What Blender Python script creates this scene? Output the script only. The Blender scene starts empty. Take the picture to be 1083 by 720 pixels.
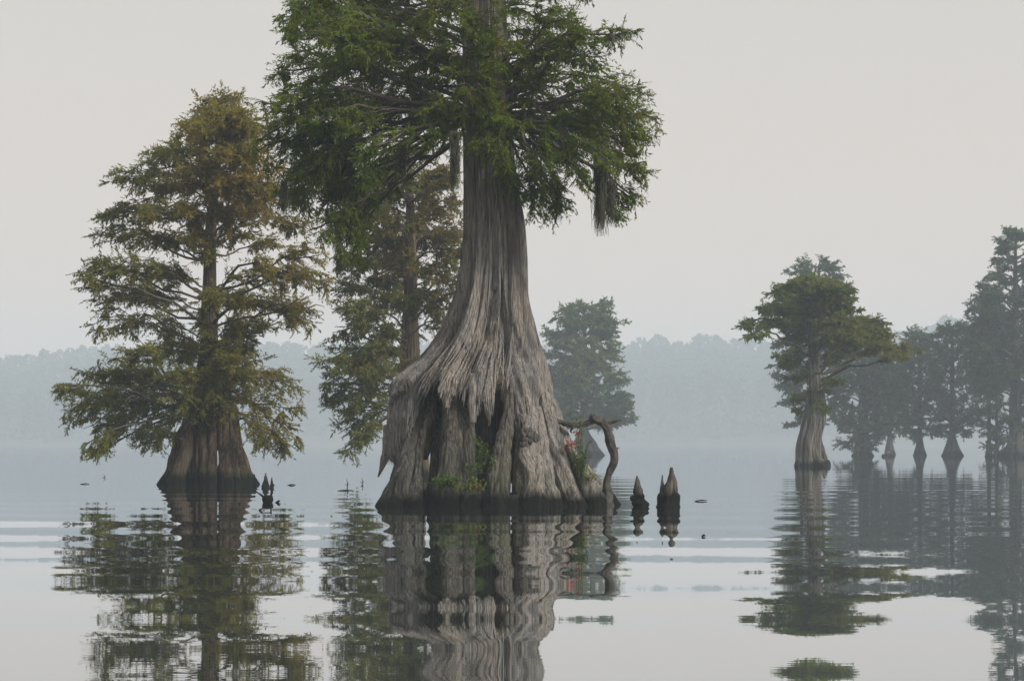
import bpy, math, random
import numpy as np

# ------------------------------------------------------------------ set-up
F = 2000.0          # focal length in photo pixels (photo is 1083 wide)
CX, HY = 541.5, 470.0   # vertical centre line and horizon row of the photo
H = 1.2             # eye height above the water
PI = math.pi
LOG = []

S = bpy.context.scene
col = S.collection


def at(px, py, D):
    """point at distance D that stands at photo pixel (px, py)"""
    return np.array([(px - CX) * D / F, D, H + (HY - py) * D / F])


# ------------------------------------------------------------------ helpers
def new_mesh(name, V, faces_quads=None, faces_tris=None, mat=None, parent=None,
             smooth=True, attr=None):
    V = np.asarray(V, dtype=np.float32)
    q = np.zeros((0, 4), np.int32) if faces_quads is None else np.asarray(faces_quads, np.int32)
    t = np.zeros((0, 3), np.int32) if faces_tris is None else np.asarray(faces_tris, np.int32)
    me = bpy.data.meshes.new(name)
    me.vertices.add(len(V))
    me.vertices.foreach_set('co', V.ravel())
    loops = np.concatenate([q.ravel(), t.ravel()]).astype(np.int32)
    me.loops.add(len(loops))
    me.loops.foreach_set('vertex_index', loops)
    n = len(q) + len(t)
    me.polygons.add(n)
    st = np.concatenate([np.arange(len(q)) * 4, len(q) * 4 + np.arange(len(t)) * 3]).astype(np.int32)
    me.polygons.foreach_set('loop_start', st)
    me.polygons.foreach_set('use_smooth', np.full(n, smooth, dtype=bool))
    if attr is not None:
        for k, a in attr.items():
            at_ = me.attributes.new(k, 'FLOAT', 'POINT')
            at_.data.foreach_set('value', np.asarray(a, np.float32))
    me.update(calc_edges=True)
    me.validate()
    o = bpy.data.objects.new(name, me)
    col.objects.link(o)
    if mat is not None:
        me.materials.append(mat)
    if parent is not None:
        o.parent = parent
    return o


def tag(o, label=None, cat=None, group=None, kind=None):
    if label: o['label'] = label
    if cat: o['category'] = cat
    if group: o['group'] = group
    if kind: o['kind'] = kind
    return o


def empty(name, loc, label, cat, group=None):
    o = bpy.data.objects.new(name, None)
    col.objects.link(o)
    o.location = tuple(float(v) for v in loc)
    o.empty_display_size = 0.2
    return tag(o, label, cat, group)


class Geo:
    """collects pieces that become ONE mesh"""
    def __init__(self):
        self.V, self.Q, self.T, self.A, self.n = [], [], [], [], 0

    def add(self, V, Q=None, T=None, a=0.0):
        V = np.asarray(V, float).reshape(-1, 3)
        self.V.append(V)
        if Q is not None and len(Q): self.Q.append(np.asarray(Q) + self.n)
        if T is not None and len(T): self.T.append(np.asarray(T) + self.n)
        self.A.append(np.full(len(V), a) if np.isscalar(a) else np.asarray(a))
        self.n += len(V)

    def build(self, name, mat, parent=None, off=(0, 0, 0), smooth=True, attr='tint'):
        V = np.concatenate(self.V) - np.asarray(off, float)
        Q = np.concatenate(self.Q) if self.Q else None
        T = np.concatenate(self.T) if self.T else None
        return new_mesh(name, V, Q, T, mat, parent, smooth, {attr: np.concatenate(self.A)})


def vnoise(x, y, seed=0, perx=None):
    """value noise on arrays, optional period in x"""
    xi, yi = np.floor(x).astype(np.int64), np.floor(y).astype(np.int64)
    fx, fy = x - xi, y - yi
    fx = fx * fx * (3 - 2 * fx); fy = fy * fy * (3 - 2 * fy)

    def h(a, b):
        if perx: a = a % perx
        v = (a * 374761393 + b * 668265263 + seed * 1442695041) & 0xffffffff
        v = ((v ^ (v >> 13)) * 1274126177) & 0xffffffff
        v = v ^ (v >> 16)
        return (v & 0xffffff) / float(0xffffff)
    a = h(xi, yi); b = h(xi + 1, yi); c = h(xi, yi + 1); d = h(xi + 1, yi + 1)
    return (a + (b - a) * fx) * (1 - fy) + (c + (d - c) * fx) * fy


def tubes(P, R, m, g, a=0.0):
    """batch of tubes: P (N,K,3), R (N,K), m sides, added to Geo g"""
    P = np.asarray(P, float); R = np.asarray(R, float)
    N, K = P.shape[:2]
    if N == 0: return
    Tn = np.gradient(P, axis=1)
    Tn /= np.linalg.norm(Tn, axis=2, keepdims=True) + 1e-9
    ref = np.zeros_like(Tn); ref[..., 2] = 1
    bad = np.abs(Tn[..., 2]).mean(axis=1) > 0.85
    ref[bad] = (0, 1, 0)
    U = np.cross(Tn, ref); U /= np.linalg.norm(U, axis=2, keepdims=True) + 1e-9
    W = np.cross(Tn, U)
    ang = np.arange(m) * 2 * PI / m
    V = P[:, :, None, :] + R[:, :, None, None] * (np.cos(ang)[None, None, :, None] * U[:, :, None, :]
                                                + np.sin(ang)[None, None, :, None] * W[:, :, None, :])
    idx = np.arange(N * K * m).reshape(N, K, m)
    i0 = idx[:, :-1, :]; i1 = idx[:, 1:, :]
    Q = np.stack([i0, np.roll(i0, -1, 2), np.roll(i1, -1, 2), i1], -1).reshape(-1, 4)
    if not np.isscalar(a): a = np.repeat(np.asarray(a), K * m)
    g.add(V.reshape(-1, 3), Q, None, a)


def spline(pts, n):
    """Catmull-Rom through rows of pts, n samples"""
    pts = np.asarray(pts, float)
    k = len(pts)
    p = np.vstack([2 * pts[0] - pts[1], pts, 2 * pts[-1] - pts[-2]])
    u = np.linspace(0, k - 1 - 1e-6, n)
    i = u.astype(int); f = (u - i)[:, None]
    p0, p1, p2, p3 = p[i], p[i + 1], p[i + 2], p[i + 3]
    return 0.5 * (2 * p1 + (p2 - p0) * f + (2 * p0 - 5 * p1 + 4 * p2 - p3) * f ** 2
                  + (3 * p1 - p0 - 3 * p2 + p3) * f ** 3)


def gnarled(g, pts, rad, sides=40, n=60, fib=0.10, lump=0.10, seed=1, flat=1.0, a=0.0, freq=9):
    """woody root or branch: tube with long fibres, flutes and lumps. pts (k,3) world, rad (k,)"""
    C = spline(pts, n)
    R = spline(np.c_[rad, rad, rad], n)[:, 0]
    Tn = np.gradient(C, axis=0); Tn /= np.linalg.norm(Tn, axis=1, keepdims=True)
    # parallel transport
    U = np.zeros_like(C)
    u = np.cross(Tn[0], (0.1, 1, 0.05)); u /= np.linalg.norm(u)
    for i in range(n):
        u = u - Tn[i] * u.dot(Tn[i]); u /= np.linalg.norm(u); U[i] = u
    W = np.cross(Tn, U)
    th = np.arange(sides) / sides
    L = np.concatenate([[0], np.cumsum(np.linalg.norm(np.diff(C, axis=0), axis=1))])
    TH, LL = np.meshgrid(th, L)
    sc = max(0.05, float(np.mean(rad)))
    tw = 0.25 * (vnoise(TH * 0, LL / sc * 0.25, seed + 5) - .5)
    nz = vnoise((TH + tw) * freq, LL / sc * 0.35, seed, freq) - 0.5
    nz2 = vnoise((TH + tw) * freq * 3, LL / sc * 0.7, seed + 1, freq * 3) - 0.5
    lp = vnoise(TH * 3, LL / sc * 1.1, seed + 2, 3) - 0.5
    RR = R[:, None] * (1 + fib * 2 * nz + fib * nz2 + lump * 2 * lp)
    ang = TH * 2 * PI
    V = C[:, None, :] + RR[..., None] * (np.cos(ang)[..., None] * U[:, None, :]
                                        + flat * np.sin(ang)[..., None] * W[:, None, :])
    idx = np.arange(n * sides).reshape(n, sides)
    i0, i1 = idx[:-1], idx[1:]
    Q = np.stack([i0, np.roll(i0, -1, 1), np.roll(i1, -1, 1), i1], -1).reshape(-1, 4)
    T = [(sides * 0 + (j + 1) % sides, j, n * sides) for j in range(sides)]
    T += [(idx[-1, j], idx[-1, (j + 1) % sides], n * sides + 1) for j in range(sides)]
    g.add(np.vstack([V.reshape(-1, 3), C[0], C[-1]]), Q, T, a)


# ------------------------------------------------------------------ materials
def mat(name):
    m = bpy.data.materials.new(name); m.use_nodes = True
    nt = m.node_tree; nt.nodes.clear()
    return m, nt


def nd(nt, t, **kw):
    n = nt.nodes.new(t)
    for k, v in kw.items():
        if k in n.inputs: n.inputs[k].default_value = v
        else: setattr(n, k, v)
    return n


def ramp(nt, stops):
    r = nt.nodes.new('ShaderNodeValToRGB')
    e = r.color_ramp.elements
    while len(e) < len(stops): e.new(0.5)
    for i, (p, c) in enumerate(stops):
        e[i].position = p
        e[i].color = (*c, 1) if len(c) == 3 else c
    return r


def mapped_noise(nt, scale, nscale, detail=6, rough=0.6, coord='Object', dist=0.0):
    tc = nd(nt, 'ShaderNodeTexCoord')
    mp = nd(nt, 'ShaderNodeMapping'); mp.inputs['Scale'].default_value = scale
    nt.links.new(tc.outputs[coord], mp.inputs['Vector'])
    n = nd(nt, 'ShaderNodeTexNoise', Scale=nscale, Detail=detail, Roughness=rough, Distortion=dist)
    nt.links.new(mp.outputs[0], n.inputs['Vector'])
    return n


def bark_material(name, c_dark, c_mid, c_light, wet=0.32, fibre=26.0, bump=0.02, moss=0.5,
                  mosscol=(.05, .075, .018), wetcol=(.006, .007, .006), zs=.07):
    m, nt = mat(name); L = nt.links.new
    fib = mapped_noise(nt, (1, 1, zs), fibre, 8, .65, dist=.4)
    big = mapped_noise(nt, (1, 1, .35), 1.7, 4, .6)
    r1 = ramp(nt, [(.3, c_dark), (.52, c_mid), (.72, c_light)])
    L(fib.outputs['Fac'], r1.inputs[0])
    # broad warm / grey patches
    r2 = ramp(nt, [(.35, (.80, .83, .88)), (.65, (1.10, 1.03, .95))])
    L(big.outputs['Fac'], r2.inputs[0])
    mul = nd(nt, 'ShaderNodeMix', data_type='RGBA', blend_type='MULTIPLY'); mul.inputs[0].default_value = 1
    L(r1.outputs[0], mul.inputs[6]); L(r2.outputs[0], mul.inputs[7])
    stk = mapped_noise(nt, (1, 1, .10), 3.2, 5, .7, dist=.3)
    r3 = ramp(nt, [(.36, (.50, .49, .48)), (.50, (1, 1, 1)), (.68, (1.12, 1.10, 1.06))]); L(stk.outputs['Fac'], r3.inputs[0])
    mul2 = nd(nt, 'ShaderNodeMix', data_type='RGBA', blend_type='MULTIPLY'); mul2.inputs[0].default_value = 1
    L(mul.outputs[2], mul2.inputs[6]); L(r3.outputs[0], mul2.inputs[7]); mul = mul2
    # height above water
    tc = nd(nt, 'ShaderNodeTexCoord'); sx = nd(nt, 'ShaderNodeSeparateXYZ'); L(tc.outputs['Object'], sx.inputs[0])
    edge = mapped_noise(nt, (1, 1, .5), 4.2, 8, .75)
    ad = nd(nt, 'ShaderNodeMath', operation='MULTIPLY_ADD'); L(edge.outputs['Fac'], ad.inputs[0])
    ad.inputs[1].default_value = -.55; L(sx.outputs['Z'], ad.inputs[2])
    wr = nd(nt, 'ShaderNodeMapRange'); L(ad.outputs[0], wr.inputs[0])
    wr.inputs[1].default_value = wet - .42; wr.inputs[2].default_value = wet - .17
    wr.inputs[3].default_value = 1; wr.inputs[4].default_value = 0
    # moss just above the wet band
    mr = nd(nt, 'ShaderNodeMapRange'); L(ad.outputs[0], mr.inputs[0])
    mr.inputs[1].default_value = wet - .05; mr.inputs[2].default_value = wet + .75
    mr.inputs[3].default_value = moss; mr.inputs[4].default_value = 0
    mn = mapped_noise(nt, (1, 1, .6), 2.6, 6, .7)
    mnr = nd(nt, 'ShaderNodeMapRange'); L(mn.outputs['Fac'], mnr.inputs[0])
    mnr.inputs[1].default_value = .47; mnr.inputs[2].default_value = .66
    mm = nd(nt, 'ShaderNodeMath', operation='MULTIPLY'); L(mr.outputs[0], mm.inputs[0]); L(mnr.outputs[0], mm.inputs[1])
    mx = nd(nt, 'ShaderNodeMix', data_type='RGBA'); L(mm.outputs[0], mx.inputs[0])
    L(mul.outputs[2], mx.inputs[6]); mx.inputs[7].default_value = (*mosscol, 1)
    mw = nd(nt, 'ShaderNodeMix', data_type='RGBA'); L(wr.outputs[0], mw.inputs[0])
    L(mx.outputs[2], mw.inputs[6]); mw.inputs[7].default_value = (*wetcol, 1)
    p = nd(nt, 'ShaderNodeBsdfPrincipled', Roughness=.9)
    p.inputs['Specular IOR Level'].default_value = .15
    L(mw.outputs[2], p.inputs['Base Color'])
    b = nd(nt, 'ShaderNodeBump', Strength=.9, Distance=bump); L(fib.outputs['Fac'], b.inputs['Height'])
    L(b.outputs[0], p.inputs['Normal'])
    o = nd(nt, 'ShaderNodeOutputMaterial'); L(p.outputs[0], o.inputs[0])
    return m


def leaf_material(name, c0, c1, rust, trans=.52):
    """c0..c1 green range picked by noise, blended to rust by the tint attribute"""
    m, nt = mat(name); L = nt.links.new
    n = mapped_noise(nt, (1, 1, 1), 1.3, 5, .7)
    r = ramp(nt, [(.33, c0), (.66, c1)]); L(n.outputs['Fac'], r.inputs[0])
    a = nd(nt, 'ShaderNodeAttribute'); a.attribute_name = 'tint'
    n2 = mapped_noise(nt, (1, 1, 1), 2.7, 4, .7)
    s = nd(nt, 'ShaderNodeMath', operation='MULTIPLY_ADD'); L(n2.outputs['Fac'], s.inputs[0])
    s.inputs[1].default_value = 1.6; s.inputs[2].default_value = -.8
    s2 = nd(nt, 'ShaderNodeMath', operation='ADD', use_clamp=True); L(s.outputs[0], s2.inputs[0]); L(a.outputs['Fac'], s2.inputs[1])
    mx = nd(nt, 'ShaderNodeMix', data_type='RGBA'); L(s2.outputs[0], mx.inputs[0])
    L(r.outputs[0], mx.inputs[6]); mx.inputs[7].default_value = (*rust, 1)
    d = nd(nt, 'ShaderNodeBsdfDiffuse'); L(mx.outputs[2], d.inputs[0])
    tr = nd(nt, 'ShaderNodeBsdfTranslucent'); L(mx.outputs[2], tr.inputs[0])
    ms = nd(nt, 'ShaderNodeMixShader'); ms.inputs[0].default_value = trans
    L(d.outputs[0], ms.inputs[1]); L(tr.outputs[0], ms.inputs[2])
    o = nd(nt, 'ShaderNodeOutputMaterial'); L(ms.outputs[0], o.inputs[0])
    return m


def plain(name, c, c2=None, scale=8, rough=.8):
    m, nt = mat(name); L = nt.links.new
    p = nd(nt, 'ShaderNodeBsdfPrincipled', Roughness=rough)
    p.inputs['Specular IOR Level'].default_value = .2
    n = mapped_noise(nt, (1, 1, 1), scale, 5, .6)
    r = ramp(nt, [(.35, c), (.65, c2 or tuple(v * 1.4 for v in c))]); L(n.outputs['Fac'], r.inputs[0])
    L(r.outputs[0], p.inputs['Base Color'])
    o = nd(nt, 'ShaderNodeOutputMaterial'); L(p.outputs[0], o.inputs[0])
    return m


M_BARK = bark_material('weathered_bark', (.060, .058, .056), (.225, .216, .207), (.385, .372, .355), bump=.06, wet=.29, zs=.075, fibre=32)
M_INNER = bark_material('inner_root_wood', (.013, .012, .011), (.085, .081, .073), (.22, .21, .19), moss=.45, bump=.05, wet=.30, zs=.05)  # damp root wood; colour also darkened to paint in shade under the hem
M_BARK2 = bark_material('brown_bark', (.022, .018, .014), (.085, .066, .049), (.21, .16, .12), wet=.36, fibre=14, bump=.08, moss=.4)
M_BARK3 = bark_material('grey_bark', (.035, .032, .029), (.12, .112, .10), (.25, .235, .21), wet=.3, fibre=9, bump=.08, moss=.2)
M_BARKFAR = bark_material('far_bark', (.03, .027, .024), (.06, .055, .05), (.10, .09, .08), wet=.5, fibre=5, bump=.05, moss=.1)
M_LIMB = plain('limb_bark', (.05, .042, .034), (.11, .095, .08), 6)
M_KNEE = bark_material('knee_wood', (.03, .027, .022), (.10, .09, .078), (.20, .18, .155), wet=.36, moss=.4)

M_LEAF1 = leaf_material('fresh_green_needles', (.060, .115, .012), (.205, .275, .026), (.20, .12, .03))
M_LEAF2 = leaf_material('bronzing_needles', (.090, .125, .022), (.215, .230, .038), (.33, .225, .045))
M_LEAF3 = leaf_material('olive_needles', (.085, .130, .028), (.205, .240, .048), (.26, .14, .05))
M_LEAF4 = leaf_material('yellowing_needles', (.060, .120, .024), (.185, .225, .036), (.23, .19, .03))
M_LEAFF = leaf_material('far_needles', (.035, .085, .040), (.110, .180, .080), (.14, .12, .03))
M_DEAD = plain('dead_wood', (.028, .025, .022), (.085, .077, .068), 9)
M_LEAFM = leaf_material('pale_far_needles', (.055, .120, .045), (.150, .225, .080), (.30, .26, .07))  # lighter green than far_needles, with a warmer tint colour
M_MOSS = plain('spanish_moss', (.035, .038, .024), (.085, .085, .055), 5)


# ------------------------------------------------------------------ trees
def foliage(puffs, axis, rad, zbase, leaf_len, leaf_w, dens=1.0, seed=1, limb_r=.07,
            g_each=True, droop=.25, sec_r=.012, twl=.38):
    """puffs: rows (C(3), radii(3), rise, tint). axis(z)->(x,y) of the trunk, rad(z)->radius.
    returns (list of limb Geo, leaf Geo)"""
    r = np.random.default_rng(seed)
    limbs = []
    TP, TE, TT = [], [], []         # twig start, end, tint
    for C, Rd, rise, tint in puffs:
        C = np.asarray(C, float); Rd = np.asarray(Rd, float)
        gl = Geo()
        ax = axis(C[2])
        dist = math.hypot(C[0] - ax[0], C[1] - ax[1])
        z0 = max(zbase, C[2] - rise * dist)
        a0 = axis(z0)
        st = np.array([a0[0], a0[1], z0])
        out = (C - st) * (1, 1, 0)
        ln = np.linalg.norm(out) + 1e-6
        out = out / ln
        end = C + out * Rd[:2].mean() * .75 + np.array([0, 0, -.25 * Rd[2]])
        if ln < Rd[0] * .5: end = C + r.normal(0, .2, 3)
        mid1 = st * .6 + C * .4 + r.normal(0, .06, 3) * ln + np.array([0, 0, .05 * ln])
        mid2 = st * .25 + C * .75 + r.normal(0, .05, 3) * ln + np.array([0, 0, .08 * ln])
        K = 12
        Lp = spline([st, mid1, mid2, C * .5 + end * .5 + np.array([0, 0, .02 * ln]), end], K)
        Lp[1:-1] += r.normal(0, .012, (K - 2, 3)) * ln
        ll = np.linalg.norm(end - st)
        lr = limb_r * min(1.3, .45 + .55 * ll / 3.5)
        tubes(Lp[None], (lr * (1 - np.linspace(0, 1, K) * .88))[None], 7, gl)
        # secondaries
        vol = (Rd[0] * Rd[1] * Rd[2]) ** (2 / 3)
        ns = max(6, int(7.5 * dens * vol / (twl ** 2)))
        d = r.normal(0, 1, (ns, 3)); d /= np.linalg.norm(d, axis=1, keepdims=True)
        tg = C + d * Rd * (r.uniform(.35, 1.0, ns) ** .6)[:, None]
        # start from the limb point a little inboard of the nearest
        dd = ((tg[:, None, :] - Lp[None]) ** 2).sum(2)
        k = np.maximum(2, dd.argmin(1) - r.integers(1, 4, ns))
        s0 = Lp[k]
        sl = np.linalg.norm(tg - s0, axis=1)
        t = np.linspace(0, 1, 6)[None, :, None]
        P = s0[:, None] * (1 - t) + tg[:, None] * t
        P[..., 2] += (sl[:, None] * droop * (4 * t[..., 0] * (1 - t[..., 0])) * r.uniform(-.1, .7, ns)[:, None])
        P[:, 1:-1] += r.normal(0, .045, (ns, 4, 3)) * sl[:, None, None]
        RR = (sec_r * (.5 + .5 * np.minimum(1.6, sl / 1.2)))[:, None] * np.linspace(1, .35, 6)[None]
        tubes(P, RR, 4, gl)
        # twigs along each secondary
        nt_ = np.maximum(4, (sl / twl * 4.2)).astype(int)
        for i in range(ns):
            n = nt_[i]
            u = r.uniform(.22, 1.0, n) ** .8 * 5 - 1e-4
            j = u.astype(int); f = (u - j)[:, None]
            p0 = P[i, j] * (1 - f) + P[i, j + 1] * f
            dirn = (P[i, -1] - P[i, 0]) / (sl[i] + 1e-6)
            v = dirn * .9 + r.normal(0, .62, (n, 3)) * (1, 1, .75) + np.array([0, 0, -droop])
            v /= np.linalg.norm(v, axis=1, keepdims=True)
            tl = twl * r.uniform(.45, 1.25, n)
            p1 = p0 + v * tl[:, None]
            TP.append(p0); TE.append(p1); TT.append(tint + r.normal(0, .10) + r.normal(0, .05, n))
            t3 = np.linspace(0, 1, 3)[None, :, None]
            PP = p0[:, None] * (1 - t3) + p1[:, None] * t3
            PP[:, 1, 2] += .06 * tl
            tubes(PP, np.tile([sec_r * .38, sec_r * .28, sec_r * .15], (n, 1)), 3, gl)
        limbs.append(gl)
    TP = np.concatenate(TP); TE = np.concatenate(TE); TT = np.concatenate(TT)
    # leaves, alternately left and right of each twig
    per = 16
    N = len(TP)
    u = (np.arange(per) + .3)[None] / per * np.ones((N, 1)) + r.normal(0, .03, (N, per))
    base = TP[:, None] * (1 - u[..., None]) + TE[:, None] * u[..., None]
    base[..., 2] += .06 * twl * 4 * u * (1 - u) * .5
    T = TE - TP; T /= np.linalg.norm(T, axis=1, keepdims=True)
    upv = r.normal(0, .45, (N, 3)) + np.array([0, 0, 1.0])
    side = np.cross(T, upv); side /= np.linalg.norm(side, axis=1, keepdims=True) + 1e-9
    sg = np.where(np.arange(per) % 2 == 0, 1.0, -1.0)
    dr = T[:, None] * .75 + side[:, None] * sg[None, :, None] * r.uniform(.3, 1.0, (N, per))[..., None]
    dr = dr + r.normal(0, .33, (N, per, 3)) + np.array([0, 0, -.22])
    dr /= np.linalg.norm(dr, axis=2, keepdims=True)
    ln = leaf_len * r.uniform(.55, 1.25, (N, per)) * (1.1 - .35 * u)
    wd = leaf_w * r.uniform(.7, 1.3, (N, per))
    nv = r.normal(0, .6, (N, per, 3)) + np.array([0, 0, 1.0])
    w = np.cross(dr, nv); w /= np.linalg.norm(w, axis=2, keepdims=True) + 1e-9
    b = base.reshape(-1, 3); dr = dr.reshape(-1, 3); ln = ln.reshape(-1, 1); wd = wd.reshape(-1, 1); w = w.reshape(-1, 3)
    V = np.stack([b, b + dr * ln * .42 + w * wd * .5, b + dr * ln, b + dr * ln * .42 - w * wd * .5], 1)
    Q = np.arange(len(b) * 4).reshape(-1, 4)
    lg = Geo()
    lg.add(V.reshape(-1, 3), Q, None, np.repeat(np.repeat(TT, per), 4))
    return limbs, lg


def profile_trunk(sec, D, depth=.9, nth=300, nz=200, lobes=9, deep=.35, fib=.03, seed=3, ylow=None,
                  hole=None, zdeep=2.0, step=None):
    """fluted trunk from photo sections (y, xl, xr), bottom first below the water"""
    sec = sorted(sec)          # by y, top first
    ys = np.array([s[0] for s in sec], float)
    xl = np.array([s[1] for s in sec], float); xr = np.array([s[2] for s in sec], float)
    yy = np.linspace(ys[0], ys[-1], nz)
    l = np.interp(yy, ys, xl); rr = np.interp(yy, ys, xr)
    # smooth
    for _ in range(3):
        l[1:-1] = (l[:-2] + 2 * l[1:-1] + l[2:]) / 4; rr[1:-1] = (rr[:-2] + 2 * rr[1:-1] + rr[2:]) / 4
    s = D / F
    cx = ((l + rr) / 2 - CX) * s; R = (rr - l) / 2 * s
    z = H + (HY - yy) * s
    th = np.arange(nth) / nth
    TH, Z = np.meshgrid(th, z)
    RR = np.repeat(R[:, None], nth, 1)
    e = np.exp(-np.maximum(Z, 0) / zdeep)        # flutes deepen towards the water
    ph = th + .35 / lobes * np.sin(th * 2 * PI * 2 + seed) + .3 / lobes * np.sin(th * 2 * PI * 3 + seed * 2)
    fl = np.abs(np.sin(PI * lobes * ph)) ** .7
    wob = .05 * (vnoise(TH * 4, Z * .8, seed, 4) - .5)
    fl2 = np.abs(np.sin(PI * lobes * (ph[None] + wob))) ** .7
    amp = deep * (.15 + .85 * e)
    r_ = RR * (1 - amp * (1 - fl2))
    nf = lobes * 7
    r_ *= 1 + fib * 2 * (vnoise((TH + wob) * nf, Z * 1.3, seed + 1, nf) - .5) * (1 + e)
    nf2 = lobes * 3
    r_ *= 1 + fib * 2.2 * (vnoise((TH + wob) * nf2, Z * .9, seed + 4, nf2) - .5) * (1 + 2 * e)
    a = TH * 2 * PI
    X = cx[:, None] + r_ * np.cos(a); Y = r_ * np.sin(a) * depth
    V = np.stack([X, D + Y, Z], -1)
    idx = np.arange(nz * nth).reshape(nz, nth)
    i0, i1 = idx[:-1], idx[1:]
    Q = np.stack([i0, i1, np.roll(i1, -1, 1), np.roll(i0, -1, 1)], -1).reshape(-1, 4)
    if hole:
        hx, hy0, hy1, hw = hole
        c = V.reshape(-1, 3)[Q].mean(1)
        px = CX + c[:, 0] / c[:, 1] * F; py = HY - (c[:, 2] - H) / c[:, 1] * F
        t = (py - hy0) / (hy1 - hy0)
        w = hw * np.sin(np.clip(t, 0, 1) * PI) ** .6
        Q = Q[~((t > 0) & (t < 1) & (np.abs(px - hx + (t - .5) * hw * 1.2) < w))]
    zz = z[::-1]
    axis = lambda q: (float(np.interp(q, zz, cx[::-1])), float(D))
    return V.reshape(-1, 3), Q, axis, lambda q: float(np.interp(q, zz, R[::-1]))


def build_limbs(limbs, puffs, root, base, m):
    """the 95 limbs that show largest as parts, what is left as one"""
    sc = []
    for i, (C, Rd, rise, tint) in enumerate(puffs):
        py = HY - (C[2] - H) / C[1] * F; px = CX + C[0] / C[1] * F
        vis = 1.0 if (-15 < py < 720 and -10 < px < 1093) else .05
        sc.append((-(Rd[0] * vis * (1.25 if C[1] < base[1] else 1.0)), i))
    order = [i for _, i in sorted(sc)]
    for i in order[:95]: limbs[i].build('limb', m, root, base)
    if order[95:]:
        g = Geo()
        for i in order[95:]:
            for v, q, a in zip(limbs[i].V, limbs[i].Q, limbs[i].A): pass
            v = np.concatenate(limbs[i].V); g.add(v, np.concatenate(limbs[i].Q))
        g.build('upper_limbs', m, root, base)['kind'] = 'stuff'


def finish_tree(name, label, group, base, V, Q, limbs, lg, mbark, mleaf, mlimb=None, roots=None, single_limbs=True, puffs=None):
    root = empty(name, base, label, 'tree', group)
    new_mesh('trunk', V - base, Q, None, mbark, root)
    if roots is not None:
        for gr in roots: gr.build('root', mbark, root, base)
    if single_limbs:
        build_limbs(limbs, puffs, root, base, mlimb or M_LIMB)
    else:
        gm = Geo()
        for gl in limbs:
            for v, q, a in zip(gl.V, gl.Q, gl.A): pass
        V_, Q_, n = [], [], 0
        for gl in limbs:
            v = np.concatenate(gl.V); V_.append(v); Q_.append(np.concatenate(gl.Q) + n); n += len(v)
        new_mesh('limbs', np.concatenate(V_) - base, np.concatenate(Q_), None, mlimb or M_LIMB, root)
    lg.build('crown', mleaf, root, base, smooth=False)
    return root


def px_puffs(rows, D, depths, r, ds=.8, tint0=0.0, flat=.75):
    """rows: (px, py, rx_px, ry_px, tint[, dy]); returns 3D puffs"""
    out = []
    s = D / F
    for row in rows:
        px, py, rx, ry, ti = row[:5]
        dy = row[5] if len(row) > 5 else r.uniform(-1, 1) * depths
        Dp = D + dy
        C = at(px, py, Dp)
        out.append((C, (rx * s, max(ry * s, rx * s * ds), ry * s), row[6] if len(row) > 6 else .25, ti + tint0))
    return out


def around(rows, cx, reach, depth, r, n):
    """more of the crown in front of and behind the stem"""
    out = []
    near = [q for q in rows if abs(q[0] - cx) < reach]
    for i in range(n):
        q = near[i % len(near)]
        out.append((q[0] + r.uniform(-12, 12), q[1] + r.uniform(-8, 8), q[2] * r.uniform(.7, 1), q[3], q[4], (-1 if i % 3 else 1) * depth * r.uniform(.45, 1)))
    return out


def auto_puffs(prof, cxp, D, r, n, size=.42, flat=.55, rise=.3, tint=None, ymargin=0):
    """prof rows (y, left, right) extents in px; puffs spread through the crown of revolution"""
    prof = sorted(prof)
    ys = [p[0] for p in prof]; L = [p[1] for p in prof]; R = [p[2] for p in prof]
    s = D / F
    out = []
    wts = np.array([np.interp(y, ys, L) + np.interp(y, ys, R) for y in np.linspace(ys[0], ys[-1], 60)])
    cw = np.cumsum(wts) / wts.sum()
    for i in range(n):
        y = np.interp((i + .5) / n + r.uniform(-.4, .4) / n, cw, np.linspace(ys[0], ys[-1], 60))
        l, rr = cxp - np.interp(y, ys, L), np.interp(y, ys, R) - cxp
        a = i * 2.399963 + r.uniform(-.5, .5)
        R0 = rr if math.cos(a) > 0 else l
        Rd = (l + rr) / 2 * .85
        ext = 1 / math.sqrt((math.cos(a) / max(R0, 1)) ** 2 + (math.sin(a) / max(Rd, 1)) ** 2)
        k = size * r.uniform(.8, 1.25)
        c = ext * (1 - k * .9)
        pr = max(ext * k, 6)
        C = np.array([(cxp - CX) * s + math.cos(a) * c * s, D + math.sin(a) * c * s, H + (HY - y) * s])
        ti = tint(y, math.cos(a)) if tint else 0
        out.append((C, (pr * s * 1.1, pr * s, pr * s * flat), rise, ti))
    return out


# ======================================================== the big foreground tree
D1 = 38.0
s1 = D1 / F


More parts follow.
